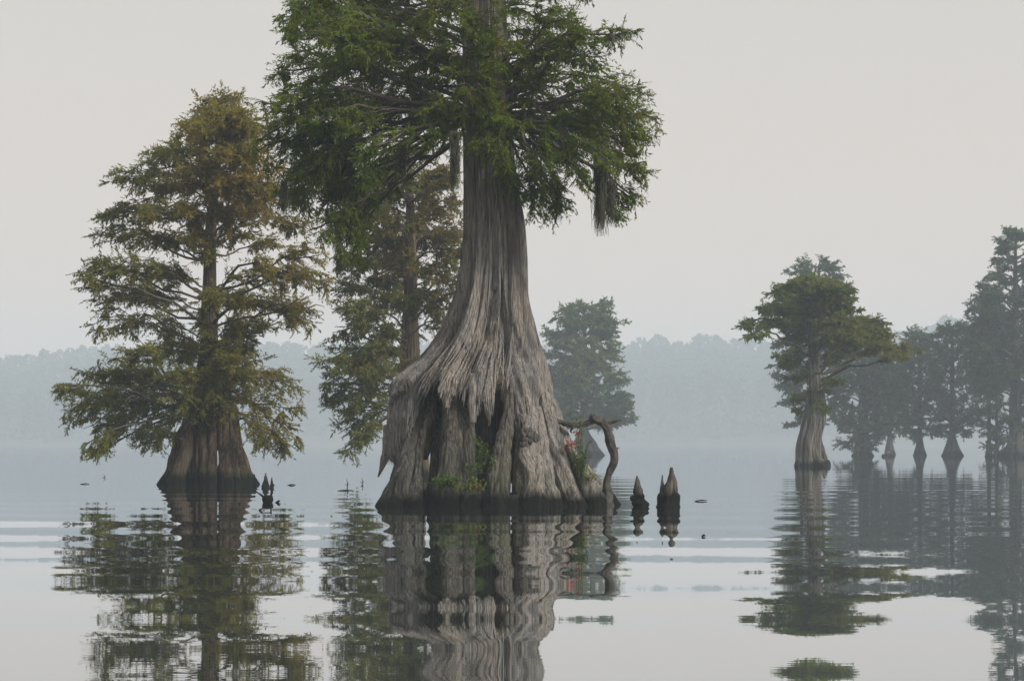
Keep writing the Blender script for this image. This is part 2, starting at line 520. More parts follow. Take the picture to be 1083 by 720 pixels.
def build_main():
    r = np.random.default_rng(11)
    base = np.array([at(525, 0, D1)[0], D1, 0.0])
    root = empty('bald_cypress', base,
                 'huge grey bald cypress in the foreground with shredded hollow flared base', 'tree',
                 'bald cypresses standing in the lake')
    # ---- trunk + bark skirt : polar grid whose last row is the ragged hem
    sec = [(-420, 506, 520), (-200, 498, 525), (0, 489, 535), (100, 489, 541), (170, 489, 546), (205, 490, 550), (240, 489, 556),
           (280, 486, 559.5), (310, 480, 562), (335, 472, 566), (350, 465, 568), (365, 456, 571), (380, 444, 574),
           (392, 426, 576), (402, 415, 578), (420, 406, 581), (440, 402, 584), (460, 400, 588), (480, 401, 592),
           (500, 404, 597), (520, 408, 604), (545, 412, 612)]
    ys = np.array([q[0] for q in sec], float)
    XL = np.array([q[1] for q in sec], float); XR = np.array([q[2] for q in sec], float)
    nth = 1300
    th = np.arange(nth) / nth              # 0 right, .25 far side, .5 left, .75 camera side
    ang = th * 2 * PI
    # hem row of the skirt as a function of photo x, camera side
    hx = [395, 404, 412, 420, 424, 430, 437, 446, 455, 462, 470, 477, 485, 492, 497, 501, 506, 513, 520, 527, 533, 537, 541, 546, 551, 556, 561, 566, 572, 590]
    hy = [486, 488, 484, 480, 462, 428, 418, 406, 402, 410, 424, 418, 410, 420, 418, 436, 442, 428, 436, 432, 414, 404, 403, 408, 424, 442, 470, 500, 548, 548]
    cxm, Rm = 493.0, 92.0
    xs = cxm + Rm * np.cos(ang)
    front = np.sin(ang) < 0
    hem = np.where(front, np.interp(xs, hx, hy),
                   455 + 20 * np.sin(ang * 3) + 15 * np.sin(ang * 7))
    # blend right side
    rb = np.clip((np.cos(ang) - .80) / .06, 0, 1); hem = hem * (1 - rb) + 548 * rb
    solid = rb + np.where(front, np.clip((xs - 563) / 6, 0, 1), 0)
    solid = np.clip(solid, 0, 1)

    def jag(f, sd, amp, sharp=1.0):
        f = int(f)
        n = vnoise(th * f, th * 0 + .5, sd, f)
        return amp * (n - .5) * 2
    teeth = jag(70, 1, 11) + jag(160, 2, 10) + jag(420, 3, 6)
    hem = hem + teeth * (1 - solid)
    hem = np.minimum(hem, 548)
    nz = 420
    t = np.linspace(0, 1, nz) ** .62       # more rows towards the bottom
    ytop = -420.0
    Yg = ytop + (hem[None, :] - ytop) * t[:, None]
    # flare only above: radii from sections
    l = np.interp(Yg, ys, XL); rr = np.interp(Yg, ys, XR)
    cxg = ((l + rr) / 2 - CX) * s1; Rg = (rr - l) / 2 * s1
    TH = np.repeat(th[None], nz, 0); A = TH * 2 * PI
    Zg = H + (HY - Yg) * s1
    # depth squash: rounder on top
    dep = np.interp(Yg, [200, 400, 540], [.95, .88, .95])
    low = np.clip((Yg - 200) / 200, 0, 1)
    tw = .03 * (vnoise(TH * 5, Zg * .5, 21, 5) - .5) * (.3 + low)
    # flutes: rounded ridges, sharp valleys
    fl = np.abs(np.sin(PI * 11 * (TH + tw) + .8 * np.sin(A * 2 + 1))) ** .75
    d = -(.045 + .19 * low) * (1 - fl)
    fl = np.abs(np.sin(PI * 23 * (TH + tw * 1.5) + 1.2 * np.sin(A * 3))) ** .8
    d += -(.015 + .06 * low) * (1 - fl)
    for f, zf, am, sd in ((41, .35, .050, 31), (90, .5, .034, 32), (210, .8, .018, 33), (520, 1.6, .007, 36)):
        n = vnoise((TH + tw) * f, Zg * zf, sd, f)
        d += am * (2 * np.abs(n - .5) * 2 - 1) * (.45 + .75 * low)
    # overlapping plates of old bark: above each ragged hem the surface stands proud
    px = CX + (cxg + Rg * np.cos(A)) / D1 * F
    for k, (pts, hgt, jf) in enumerate((
            ([(395, 470), (425, 440), (440, 408), (455, 395), (470, 404), (480, 415), (500, 400), (520, 380), (540, 385), (556, 420), (566, 470), (600, 548)], .06, 90),
            ([(395, 440), (430, 400), (445, 382), (470, 380), (500, 372), (515, 340), (522, 296), (530, 320), (536, 338), (545, 372), (558, 410), (575, 460), (600, 500)], .09, 70),
            ([(395, 425), (440, 380), (470, 352), (490, 330), (508, 306), (516, 285), (524, 310), (540, 340), (552, 352), (565, 380), (600, 470)], .09, 80),
            ([(395, 410), (450, 366), (480, 350), (505, 358), (530, 362), (556, 366), (570, 400), (600, 440)], .05, 110),
            )):
        p = np.array(pts, float)
        hh = np.interp(xs, p[:, 0], p[:, 1]) + jag(jf * .5 // 1, 40 + k, 16) + jag(jf * 2, 50 + k, 6)
        hh = np.where(front, hh, 400 + 20 * np.sin(ang * (5 + k)) + jag(jf, 40 + k, 14))
        d += hgt * (1 / (1 + np.exp(np.clip((Yg - hh[None]) / .8, -40, 40))) - .5)
    d -= .145 * np.clip((425 - Yg) / 95, 0, 1)
    # frayed strips near the hem
    near = np.clip((Yg - (hem[None] - 34)) / 34, 0, 1) * (1 - solid[None])
    strip = vnoise(th * 150, th * 0 + 3.3, 61, 150) - .5
    strip2 = vnoise(th * 420, th * 0 + 7.3, 62, 420) - .5
    d += near ** 1.3 * (.24 * strip + .12 * strip2 - .03)[None]
    # right-hand shallow spiral groove up the stem
    d -= .07 * np.exp(-((TH - (.715 + .012 * np.sin(Zg * .9 + 1))) / .010) ** 2) * np.clip((400 - Yg) / 60, 0, 1)
    d -= .13 * np.exp(-((TH - (.803 + .010 * np.sin(Zg * .7))) / .011) ** 2) * np.clip((430 - Yg) / 60, 0, 1)
    Rt = Rg + d
    X = cxg + Rt * np.cos(A); Y = Rt * np.sin(A) * dep
    Vo = np.stack([X, D1 + Y, Zg], -1)
    th_in = .10 * (1 - near) + .012
    Ri = Rt - th_in
    Vi = np.stack([cxg + Ri * np.cos(A), D1 + Ri * np.sin(A) * dep, Zg], -1)
    k0 = int(np.searchsorted(t, (300 - ytop) / (440 - ytop)))
    Vi = Vi[k0:]
    ni = len(Vi)
    idx = np.arange(nz * nth).reshape(nz, nth)
    i0, i1 = idx[:-1], idx[1:]
    Q1 = np.stack([i0, i1, np.roll(i1, -1, 1), np.roll(i0, -1, 1)], -1).reshape(-1, 4)
    jd = (nz * nth + np.arange(ni * nth)).reshape(ni, nth)
    i0, i1 = jd[:-1], jd[1:]
    Q2 = np.stack([i0, np.roll(i0, -1, 1), np.roll(i1, -1, 1), i1], -1).reshape(-1, 4)
    e0, e1 = idx[-1], jd[-1]
    Q3 = np.stack([e0, e1, np.roll(e1, -1), np.roll(e0, -1)], -1)
    V = np.vstack([Vo.reshape(-1, 3), Vi.reshape(-1, 3)])
    new_mesh('trunk', V - base, np.vstack([Q1, Q2, Q3]), None, M_BARK, root)

    # ---- roots : each pillar of the hollow base its own part.  rows (px, py, dy) radii m
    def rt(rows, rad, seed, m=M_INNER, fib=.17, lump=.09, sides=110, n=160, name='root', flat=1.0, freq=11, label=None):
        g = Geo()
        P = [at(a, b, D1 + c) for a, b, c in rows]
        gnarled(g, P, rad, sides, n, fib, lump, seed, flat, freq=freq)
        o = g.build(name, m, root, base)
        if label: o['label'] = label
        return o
    # left pillars
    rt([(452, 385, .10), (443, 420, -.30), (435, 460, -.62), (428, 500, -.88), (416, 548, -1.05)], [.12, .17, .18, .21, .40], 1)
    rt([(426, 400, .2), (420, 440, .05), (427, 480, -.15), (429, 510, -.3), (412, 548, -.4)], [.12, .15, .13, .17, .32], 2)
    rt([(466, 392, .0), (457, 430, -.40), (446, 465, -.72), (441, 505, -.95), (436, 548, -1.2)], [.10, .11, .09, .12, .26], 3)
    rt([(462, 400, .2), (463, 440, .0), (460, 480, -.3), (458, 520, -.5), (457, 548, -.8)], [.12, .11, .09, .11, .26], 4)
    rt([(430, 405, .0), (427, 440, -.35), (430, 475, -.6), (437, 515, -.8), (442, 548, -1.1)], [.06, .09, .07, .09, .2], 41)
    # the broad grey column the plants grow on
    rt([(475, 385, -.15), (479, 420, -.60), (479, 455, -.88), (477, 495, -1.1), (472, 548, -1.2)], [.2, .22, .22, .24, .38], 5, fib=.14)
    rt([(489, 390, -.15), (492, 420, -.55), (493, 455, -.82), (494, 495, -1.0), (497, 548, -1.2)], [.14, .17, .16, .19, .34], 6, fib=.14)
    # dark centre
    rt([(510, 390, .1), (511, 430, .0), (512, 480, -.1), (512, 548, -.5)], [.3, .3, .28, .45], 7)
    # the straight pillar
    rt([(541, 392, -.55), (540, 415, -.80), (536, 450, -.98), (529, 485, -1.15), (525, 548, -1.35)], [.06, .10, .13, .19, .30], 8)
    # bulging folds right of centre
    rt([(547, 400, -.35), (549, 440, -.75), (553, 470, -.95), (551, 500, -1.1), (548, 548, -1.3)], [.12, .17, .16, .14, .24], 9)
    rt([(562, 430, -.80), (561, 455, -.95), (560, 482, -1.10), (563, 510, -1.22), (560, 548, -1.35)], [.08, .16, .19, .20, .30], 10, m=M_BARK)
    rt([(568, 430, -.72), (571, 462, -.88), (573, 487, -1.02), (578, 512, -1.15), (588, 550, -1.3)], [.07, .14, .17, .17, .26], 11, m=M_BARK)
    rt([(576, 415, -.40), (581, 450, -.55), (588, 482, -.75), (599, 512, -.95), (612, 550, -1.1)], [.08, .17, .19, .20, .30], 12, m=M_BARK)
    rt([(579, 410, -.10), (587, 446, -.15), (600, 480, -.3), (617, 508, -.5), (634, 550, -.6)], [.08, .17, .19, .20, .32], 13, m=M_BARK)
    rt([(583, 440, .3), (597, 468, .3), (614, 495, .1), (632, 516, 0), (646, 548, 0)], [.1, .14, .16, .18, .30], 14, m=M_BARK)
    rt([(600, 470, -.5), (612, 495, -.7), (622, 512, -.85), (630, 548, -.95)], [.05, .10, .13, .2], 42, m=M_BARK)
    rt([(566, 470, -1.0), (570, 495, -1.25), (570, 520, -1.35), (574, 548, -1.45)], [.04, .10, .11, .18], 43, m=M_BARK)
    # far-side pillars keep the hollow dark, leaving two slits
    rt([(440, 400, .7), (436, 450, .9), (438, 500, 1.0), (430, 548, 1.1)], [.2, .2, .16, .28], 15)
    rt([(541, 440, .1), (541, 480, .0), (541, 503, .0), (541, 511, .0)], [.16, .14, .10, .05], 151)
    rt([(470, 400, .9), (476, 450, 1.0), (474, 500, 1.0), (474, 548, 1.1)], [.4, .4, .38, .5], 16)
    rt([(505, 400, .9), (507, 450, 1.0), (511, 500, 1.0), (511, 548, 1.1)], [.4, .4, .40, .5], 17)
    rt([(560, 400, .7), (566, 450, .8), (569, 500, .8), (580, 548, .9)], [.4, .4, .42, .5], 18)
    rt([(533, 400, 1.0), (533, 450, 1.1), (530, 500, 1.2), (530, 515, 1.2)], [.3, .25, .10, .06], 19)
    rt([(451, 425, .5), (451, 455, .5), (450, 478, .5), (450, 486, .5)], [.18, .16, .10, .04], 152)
    # torn points hanging at the left edge
    rt([(411, 450, .0), (409, 474, -.1), (405, 490, -.2), (400, 504, -.3)], [.10, .09, .06, .015], 20, m=M_BARK, name='torn_bark', n=50, sides=40)
    rt([(418, 455, -.3), (415, 474, -.45), (414, 488, -.5)], [.10, .10, .03], 21, m=M_BARK, name='torn_bark', n=50, sides=40)
    # slab hanging over the plants
    rt([(500, 395, -1.35), (499, 425, -1.46), (500, 447, -1.5)], [.07, .075, .06], 22, m=M_BARK, name='torn_bark', n=50, sides=36, flat=.4)
    # burl with small knobs
    for i in range(16):
        a, b = 549 + 14 * vnoise(np.array(i * 7.3), np.array(1.5), 3) + r.normal(0, 2.5), 467 + r.normal(0, 4.5)
        q = r.uniform(.025, .065)
        dx, dz = r.normal(0, 3, 2)
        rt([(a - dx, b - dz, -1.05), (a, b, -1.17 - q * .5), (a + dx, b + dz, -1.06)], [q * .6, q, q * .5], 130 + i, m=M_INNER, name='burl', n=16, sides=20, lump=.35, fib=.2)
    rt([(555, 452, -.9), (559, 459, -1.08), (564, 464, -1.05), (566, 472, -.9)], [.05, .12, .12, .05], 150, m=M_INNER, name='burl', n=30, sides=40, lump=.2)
    # hanging slivers: hundreds of thin strips along the hem, one mesh
    g = Geo()
    n = 420
    k = r.integers(0, nth, n * 4)
    k = k[(solid[k] < .1) & (front[k])][:n]
    p = Vo[-1, k]
    ks = []
    for q in range(len(k)):
        row = nz - 1 - int(r.integers(6, 46))
        a0 = Vo[row, k[q]]
        out = np.array([math.cos(ang[k[q]]), math.sin(ang[k[q]]), 0])
        b0 = Vo[-1, k[q]] + np.array([0, 0, -r.uniform(-.10, .18)]) + out * r.uniform(-.05, .09)
        m_ = (a0 + b0) / 2 + out * r.uniform(-.01, .05)
        ks.append([a0 - out * .02, m_, b0])
    ks = np.array([spline(v, 5) for v in ks])
    tubes(ks, r.uniform(.008, .022, len(ks))[:, None] * np.array([1, 1.1, .9, .6, .1])[None], 5, g)
    g.build('bark_strips', M_BARK, root, base)['kind'] = 'stuff'
    # low wet root mat at the waterline
    nt2, nz2 = 500, 40
    th2 = np.arange(nt2) / nt2; u = np.linspace(0, 1, nz2)
    T2, U2 = np.meshgrid(th2, u)
    lob = np.abs(np.sin(PI * 17 * T2 + 1.5 * np.sin(T2 * 2 * PI * 3))) ** .6
    a = T2 * 2 * PI
    Rx = 124 * s1; Ry = 1.50
    topf = .93 - .10 * (1 - lob)
    rad = 1.0 - (1 - topf) * U2 - .06 * (1 - lob) - .05 * U2 ** 3
    rad *= 1 + .03 * (vnoise(T2 * 90, U2 * 2, 5, 90) - .5)
    hgt = (.20 + .12 * (vnoise(T2 * 25, U2 * 0, 8, 25) - .3) + .06 * (lob - .5))
    Z2 = -.3 + (.3 + hgt) * np.sin(np.clip(U2 * 1.25, 0, 1) * PI / 2)
    tail = np.clip((U2 - .8) / .2, 0, 1)
    rad = rad * (1 - tail * .32)
    c = (528 - CX) * s1
    V2 = np.stack([c + Rx * rad * np.cos(a), D1 + Ry * rad * np.sin(a), Z2 - .16 * tail], -1)
    idx = np.arange(nt2 * nz2).reshape(nz2, nt2); i0, i1 = idx[:-1], idx[1:]
    Qm = np.stack([i0, np.roll(i0, -1, 1), np.roll(i1, -1, 1), i1], -1).reshape(-1, 4)
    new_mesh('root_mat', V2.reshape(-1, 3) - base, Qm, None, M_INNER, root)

    # ---- dead arched branch on the right
    g = Geo()
    def rough(rows, dy, k=3, am=.035, sd=3):
        q = np.random.default_rng(sd)
        P = np.array([at(x, y, D1 + dy) for x, y in rows])
        out = [P[0]]
        for i in range(1, len(P)):
            out.append((P[i - 1] + P[i]) / 2 + q.normal(0, am, 3)); out.append(P[i])
        return out
    A = rough([(572, 446), (592, 446), (606, 449), (619, 448), (628, 441.5), (635, 445), (645, 446.5), (657, 443.5)], -.45, am=.022)
    gnarled(g, A, np.interp(np.linspace(0, 1, len(A)), [0, .3, .5, .58, .66, .8, .9, 1], [.062, .055, .058, .072, .090, .080, .042, .010]), 36, 140, .20, .22, 71, freq=7)
    B = rough([(638, 446), (642, 453), (645, 466), (650, 481), (648, 492), (643, 503), (641.5, 516), (643, 540)], -.5, am=.008, sd=5)
    gnarled(g, B, np.interp(np.linspace(0, 1, len(B)), [0, .15, .45, .6, .72, .85, 1], [.075, .09, .080, .078, .062, .08, .15]), 36, 140, .22, .10, 72, freq=7)
    gnarled(g, rough([(627, 443), (625.5, 440), (626, 437.5)], -.45, am=.01), np.linspace(.07, .012, 5), 20, 20, .2, .3, 73)
    gnarled(g, rough([(647, 478), (652, 474), (655, 473)], -.5, am=.01), np.linspace(.05, .008, 5), 16, 20, .2, .3, 74)
    gnarled(g, rough([(606, 449), (604, 455), (605, 458)], -.45, am=.01), np.linspace(.045, .008, 5), 16, 20, .2, .3, 75)
    g.build('dead_branch', M_DEAD, root, base)

    # ---- crown
    rows = [
        # left top masses
        (330, 10, 38, 26, .0), (380, 5, 40, 26, .05), (430, 12, 40, 26, .05), (470, 5, 34, 28, .05),
        (345, 42, 44, 24, .0), (395, 45, 42, 22, .1), (440, 50, 42, 24, .12), (480, 48, 34, 26, .15, -1.2),
        (318, 75, 36, 24, .0), (362, 82, 42, 24, .0), (410, 80, 42, 22, .12), (455, 84, 40, 24, .15), (492, 88, 30, 26, .18, -1.5),
        (300, 112, 34, 22, .0), (338, 118, 36, 22, -.05), (380, 110, 34, 18, .0), (425, 112, 34, 16, .12), (470, 112, 28, 18, .2, -1.4),
        (292, 142, 27, 20, .05), (325, 150, 32, 22, -.05), (305, 178, 26, 22, -.05), (335, 185, 30, 24, -.05),
        (350, 160, 20, 22, -.1), (325, 210, 28, 20, -.05), (352, 215, 22, 26, -.1), (372, 200, 20, 24, -.1), (395, 185, 18, 20, .0),
        (420, 150, 20, 16, .05), (445, 142, 20, 18, .05), (466, 148, 16, 22, .05), (362, 245, 16, 22, -.1), (412, 200, 18, 14, .0),
        (300, 205, 18, 18, -.05), (345, 238, 20, 20, -.1), (372, 262, 13, 20, -.1), (318, 192, 26, 20, .0), (285, 160, 18, 20, .0), (378, 228, 14, 18, -.1), (345, 190, 24, 22, -.1),
        (390, 165, 16, 12, -.1), (455, 160, 14, 18, .1), (400, 120, 30, 16, .0), (440, 128, 26, 14, .1), (350, 130, 30, 18, -.05), (375, 60, 40, 24, .0), (420, 30, 40, 24, .1), (360, 25, 36, 22, .0),
        (320, 40, 22, 22, .0), (315, 10, 20, 20, .0), (460, 110, 28, 18, .1), (474, 68, 28, 22, .15), (548, 62, 26, 24, .1), (575, 60, 30, 18, .1), (590, 98, 34, 18, .1), (556, 98, 24, 22, .1, -.8), (552, 125, 20, 20, .0, -.9),
        (620, 62, 30, 14, .1), (612, 132, 28, 16, .0), (640, 128, 28, 16, .1), (575, 158, 24, 20, -.05), (600, 165, 20, 18, .0), (640, 105, 30, 14, .1), (600, 25, 26, 14, .05), (668, 140, 22, 14, .15), (664, 165, 18, 14, .1),
        (574, 192, 14, 20, .0), (588, 222, 9, 12, -.05), (612, 190, 11, 16, .0), (566, 222, 8, 14, -.05), (602, 150, 24, 18, .0), (635, 138, 24, 18, .05),
        (528, 142, 14, 18, .1, -1.4), (536, 182, 9, 16, .05, -1.2), (514, 152, 12, 16, .1, -1.4), (545, 200, 7, 14, .0, -1.0),
        # in front of the stem
        (512, 20, 26, 26, .1, -1.6, .05), (520, 55, 24, 22, .1, -1.6, .05), (508, 90, 24, 22, .2, -1.6, .05), (518, 120, 20, 22, .12, -1.4, .05),
        (505, 140, 14, 22, .1, -1.3, .05), (530, 165, 12, 20, .0, -1.2, .0),
        # right side
        (560, 8, 36, 20, .05), (590, 22, 30, 16, .05), (556, 42, 36, 20, .1), (600, 45, 34, 15, .1), (640, 42, 30, 12, .1), (662, 36, 16, 9, .1),
        (566, 78, 36, 20, .1), (605, 82, 34, 18, .1), (645, 92, 30, 16, .12), (672, 98, 18, 14, .15), (580, 112, 34, 18, .1), (622, 116, 32, 18, .1),
        (662, 122, 28, 18, .15), (686, 126, 14, 16, .2), (560, 140, 22, 20, .0), (592, 146, 24, 20, -.05), (625, 148, 22, 16, .0), (652, 152, 24, 16, .1), (676, 150, 14, 12, .2),
        (562, 172, 15, 22, -.1), (586, 180, 20, 20, -.05), (608, 172, 15, 20, .0), (570, 205, 12, 20, -.1), (592, 208, 9, 14, -.05),
        (655, 178, 20, 14, .1), (640, 172, 14, 16, .05), (676, 182, 12, 8, .25), (652, 205, 14, 16, .0), (668, 208, 8, 10, .1), (650, 225, 8, 12, .0),
    ]
    # above the frame
    for yy, e in ((-30, 150), (-75, 145), (-120, 130), (-170, 110), (-220, 92), (-270, 70), (-320, 50), (-370, 30), (-405, 14)):
        for j in range(max(2, int(e / 24))):
            rows.append((512 + r.uniform(-1, 1) * e, yy + r.uniform(-12, 12), 40 if e > 60 else 26, 24, .05))
    puffs = px_puffs(rows, D1, 2.2, r, ds=.75)
    cxf = np.array([(q[1] + q[2]) / 2 for q in sec]); zf = H + (HY - ys) * s1
    axis = lambda q: (float((np.interp(q, zf[::-1], cxf[::-1]) - CX) * s1), D1)
    limbs, lg = foliage(puffs, axis, None, at(0, 118, D1)[2], .125, .027, 1.0, 5, .045, twl=.34)
    build_limbs(limbs, puffs, root, base, M_LIMB)
    lg.build('crown', M_LEAF1, root, base, smooth=False)
    LOG.append(('main leaves', lg.n // 4))


build_main()


# ======================================================== left tree
def build_left():
    D = 57.0; r = np.random.default_rng(21)
    sec = [(112, 234, 235.4), (130, 232.5, 236), (170, 226, 234), (250, 216, 228), (320, 214, 229), (360, 212, 231), (390, 208, 233), (410, 205, 238),
           (430, 200, 244), (450, 193, 249), (470, 187, 255), (485, 182, 260), (498, 181, 262), (508, 177, 267), (516, 174, 270), (524, 171, 273)]
    V, Q, axis, rad = profile_trunk(sec, D, .9, 420, 320, 13, .60, .055, 3, hole=(229.5, 475, 496, 3.4), zdeep=1.6)
    base = np.array([at(221, 0, D)[0], D, 0.0])
    P = [
        (240, 108, 22, 9, .45), (222, 112, 16, 8, .35), (238, 128, 36, 13, .4), (200, 138, 22, 11, .35), (262, 140, 26, 13, .5), (228, 150, 40, 13, .5),
        (188, 160, 30, 13, .2), (160, 178, 26, 12, .05), (258, 165, 38, 13, .5), (205, 178, 36, 12, .5), (285, 178, 26, 14, .6),
        (132, 190, 25, 12, .0), (170, 200, 34, 13, .35), (215, 200, 36, 12, .5), (262, 198, 38, 13, .6), (300, 208, 26, 14, .4),
        (130, 230, 34, 13, .05), (175, 225, 34, 12, .4), (220, 226, 36, 12, .55), (265, 226, 36, 12, .6), (308, 238, 28, 13, .45),
        (112, 250, 22, 11, .1), (150, 254, 32, 12, .25), (190, 256, 30, 11, .45), (240, 252, 30, 10, .5), (285, 260, 28, 9, .5), (325, 270, 24, 12, .5),
        (105, 285, 28, 13, .1), (140, 284, 32, 13, .2), (178, 288, 28, 12, .3), (268, 292, 30, 12, .35), (305, 292, 32, 12, .45), (335, 296, 20, 14, .4),
        (88, 300, 15, 10, .1), (130, 312, 36, 14, .2), (170, 318, 30, 13, .2), (250, 318, 28, 12, .3), (290, 320, 34, 13, .4), (328, 322, 22, 16, .4),
        (112, 340, 20, 18, .1), (140, 345, 22, 14, .1), (175, 345, 24, 12, .15), (255, 345, 26, 9, .3), (300, 342, 26, 8, .3), (322, 340, 14, 12, .3),
        (190, 372, 34, 14, .1), (150, 378, 30, 12, .05), (240, 368, 30, 14, .25), (262, 380, 28, 13, .35),
        (110, 395, 34, 14, .1), (150, 400, 36, 14, .25), (195, 402, 34, 14, .2), (240, 402, 32, 13, .25), (280, 400, 32, 13, .35), (305, 408, 18, 12, .3),
        (224, 312, 14, 9, .25, -1.9), (214, 345, 16, 9, .2, -2.0), (230, 372, 18, 10, .25, -2.0), (218, 268, 12, 8, .35, -1.7), (205, 432, 18, 12, .1, -1.5), (238, 440, 16, 10, .2, -1.5), (222, 405, 26, 14, .15, -1.8), (190, 418, 22, 12, .1, -1.2), (250, 412, 22, 12, .3, -1.4), (72, 412, 20, 6, .0), (95, 420, 30, 13, .05), (130, 428, 32, 13, .05), (170, 430, 26, 13, .1), (220, 425, 26, 14, .1, -1.6), (265, 428, 26, 13, .3), (295, 432, 24, 14, .3),
        (80, 440, 20, 12, .0), (105, 450, 26, 14, .0), (135, 455, 20, 12, .0), (165, 460, 22, 12, .05), (175, 445, 16, 12, .05), (270, 455, 18, 12, .3), (300, 458, 24, 12, .35),
        (100, 470, 16, 10, .0), (98, 478, 8, 8, .0), (155, 472, 16, 8, .0), (282, 470, 18, 9, .3), (308, 475, 14, 6, .3),
    ]
    P += around([q for q in P if q[1] < 410 or q[0] < 215], 222, 45, 3.0, r, 34)
    puffs = px_puffs(P, D, 3.0, r, ds=.8)
    limbs, lg = foliage(puffs, axis, rad, at(0, 425, D)[2], .15, .040, 1.05, 6, .040, droop=.28, sec_r=.014, twl=.42)
    roots = []
    for i, (a, b, c, dd, q) in enumerate(((212, 217, 219, -1.0, .16), (224, 225, 223, -1.15, .13), (237, 240, 243, -1.1, .15), (246, 252, 262, -.9, .16), (205, 196, 184, -.9, .2), (232, 235, 238, -1.1, .11), (242, 247, 253, -1.1, .10))):
        g = Geo()
        gnarled(g, [at(a, 425, D - .45), at((a + b) / 2, 450, D + dd * .7), at(b, 480, D + dd * .95), at(c, 520, D + dd * 1.15)], [q * .6, q * .8, q, q * 1.3], 30, 70, .14, .1, 80 + i)
        roots.append(g)
    finish_tree('bald_cypress', 'rust and olive bald cypress on the left with full spreading crown and brown base', 'bald cypresses standing in the lake',
                base, V, Q, limbs, lg, M_BARK2, M_LEAF2, roots=roots, puffs=puffs)
    LOG.append(('left leaves', lg.n // 4))


build_left()


def build_middle():
    D = 66.0; r = np.random.default_rng(31)
    sec = [(150, 432, 434), (200, 430, 437), (260, 428, 440), (330, 426, 442), (380, 423, 444), (430, 421, 448), (470, 419, 451), (500, 415, 455), (515, 412, 458)]
    V, Q, axis, rad = profile_trunk(sec, D, .9, 200, 150, 9, .3, .04, 5)
    base = np.array([at(434, 0, D)[0], D, 0.0])
    P = [(430, 170, 26, 12, .15), (405, 188, 28, 12, .15), (455, 190, 28, 13, .3), (430, 205, 36, 13, .2), (395, 218, 30, 13, .2), (465, 218, 28, 13, .35),
         (478, 240, 18, 12, .3), (425, 232, 36, 13, .3), (385, 245, 30, 13, .15), (450, 250, 34, 13, .35), (410, 262, 34, 13, .3), (475, 268, 20, 13, .3),
         (380, 280, 30, 14, .05), (435, 282, 34, 13, .3), (468, 290, 24, 14, .2), (400, 300, 32, 13, .1), (365, 308, 22, 14, .05), (450, 312, 26, 13, .2), (420, 322, 30, 12, .15),
         (380, 330, 28, 14, .0), (465, 335, 18, 14, .15), (360, 350, 20, 14, .0), (400, 350, 26, 13, .0), (440, 350, 16, 10, .2), (375, 375, 30, 14, .0), (352, 385, 17, 12, .0),
         (405, 372, 24, 12, .05), (395, 392, 32, 9, .15), (430, 390, 20, 8, .15), (365, 405, 26, 14, .0), (395, 412, 22, 13, .0), (360, 430, 20, 14, -.05), (385, 435, 20, 14, -.05),
         (368, 455, 16, 14, -.05), (385, 458, 12, 12, -.05), (372, 474, 9, 12, -.05), (350, 415, 12, 10, .0), (480, 310, 12, 14, .1)]
    P += around(P, 433, 60, 2.6, r, 30)
    puffs = px_puffs(P, D, 3.0, r, ds=.8, tint0=.12)
    limbs, lg = foliage(puffs, axis, rad, at(0, 430, D)[2], .17, .048, 1.0, 8, .045, droop=.32, sec_r=.015, twl=.46)
    finish_tree('bald_cypress', 'olive bald cypress half hidden behind the huge trunk, drooping almost to the water',
                'bald cypresses standing in the lake', base, V, Q, limbs, lg, M_BARK2, M_LEAF3, puffs=puffs)
    LOG.append(('mid leaves', lg.n // 4))


build_middle()


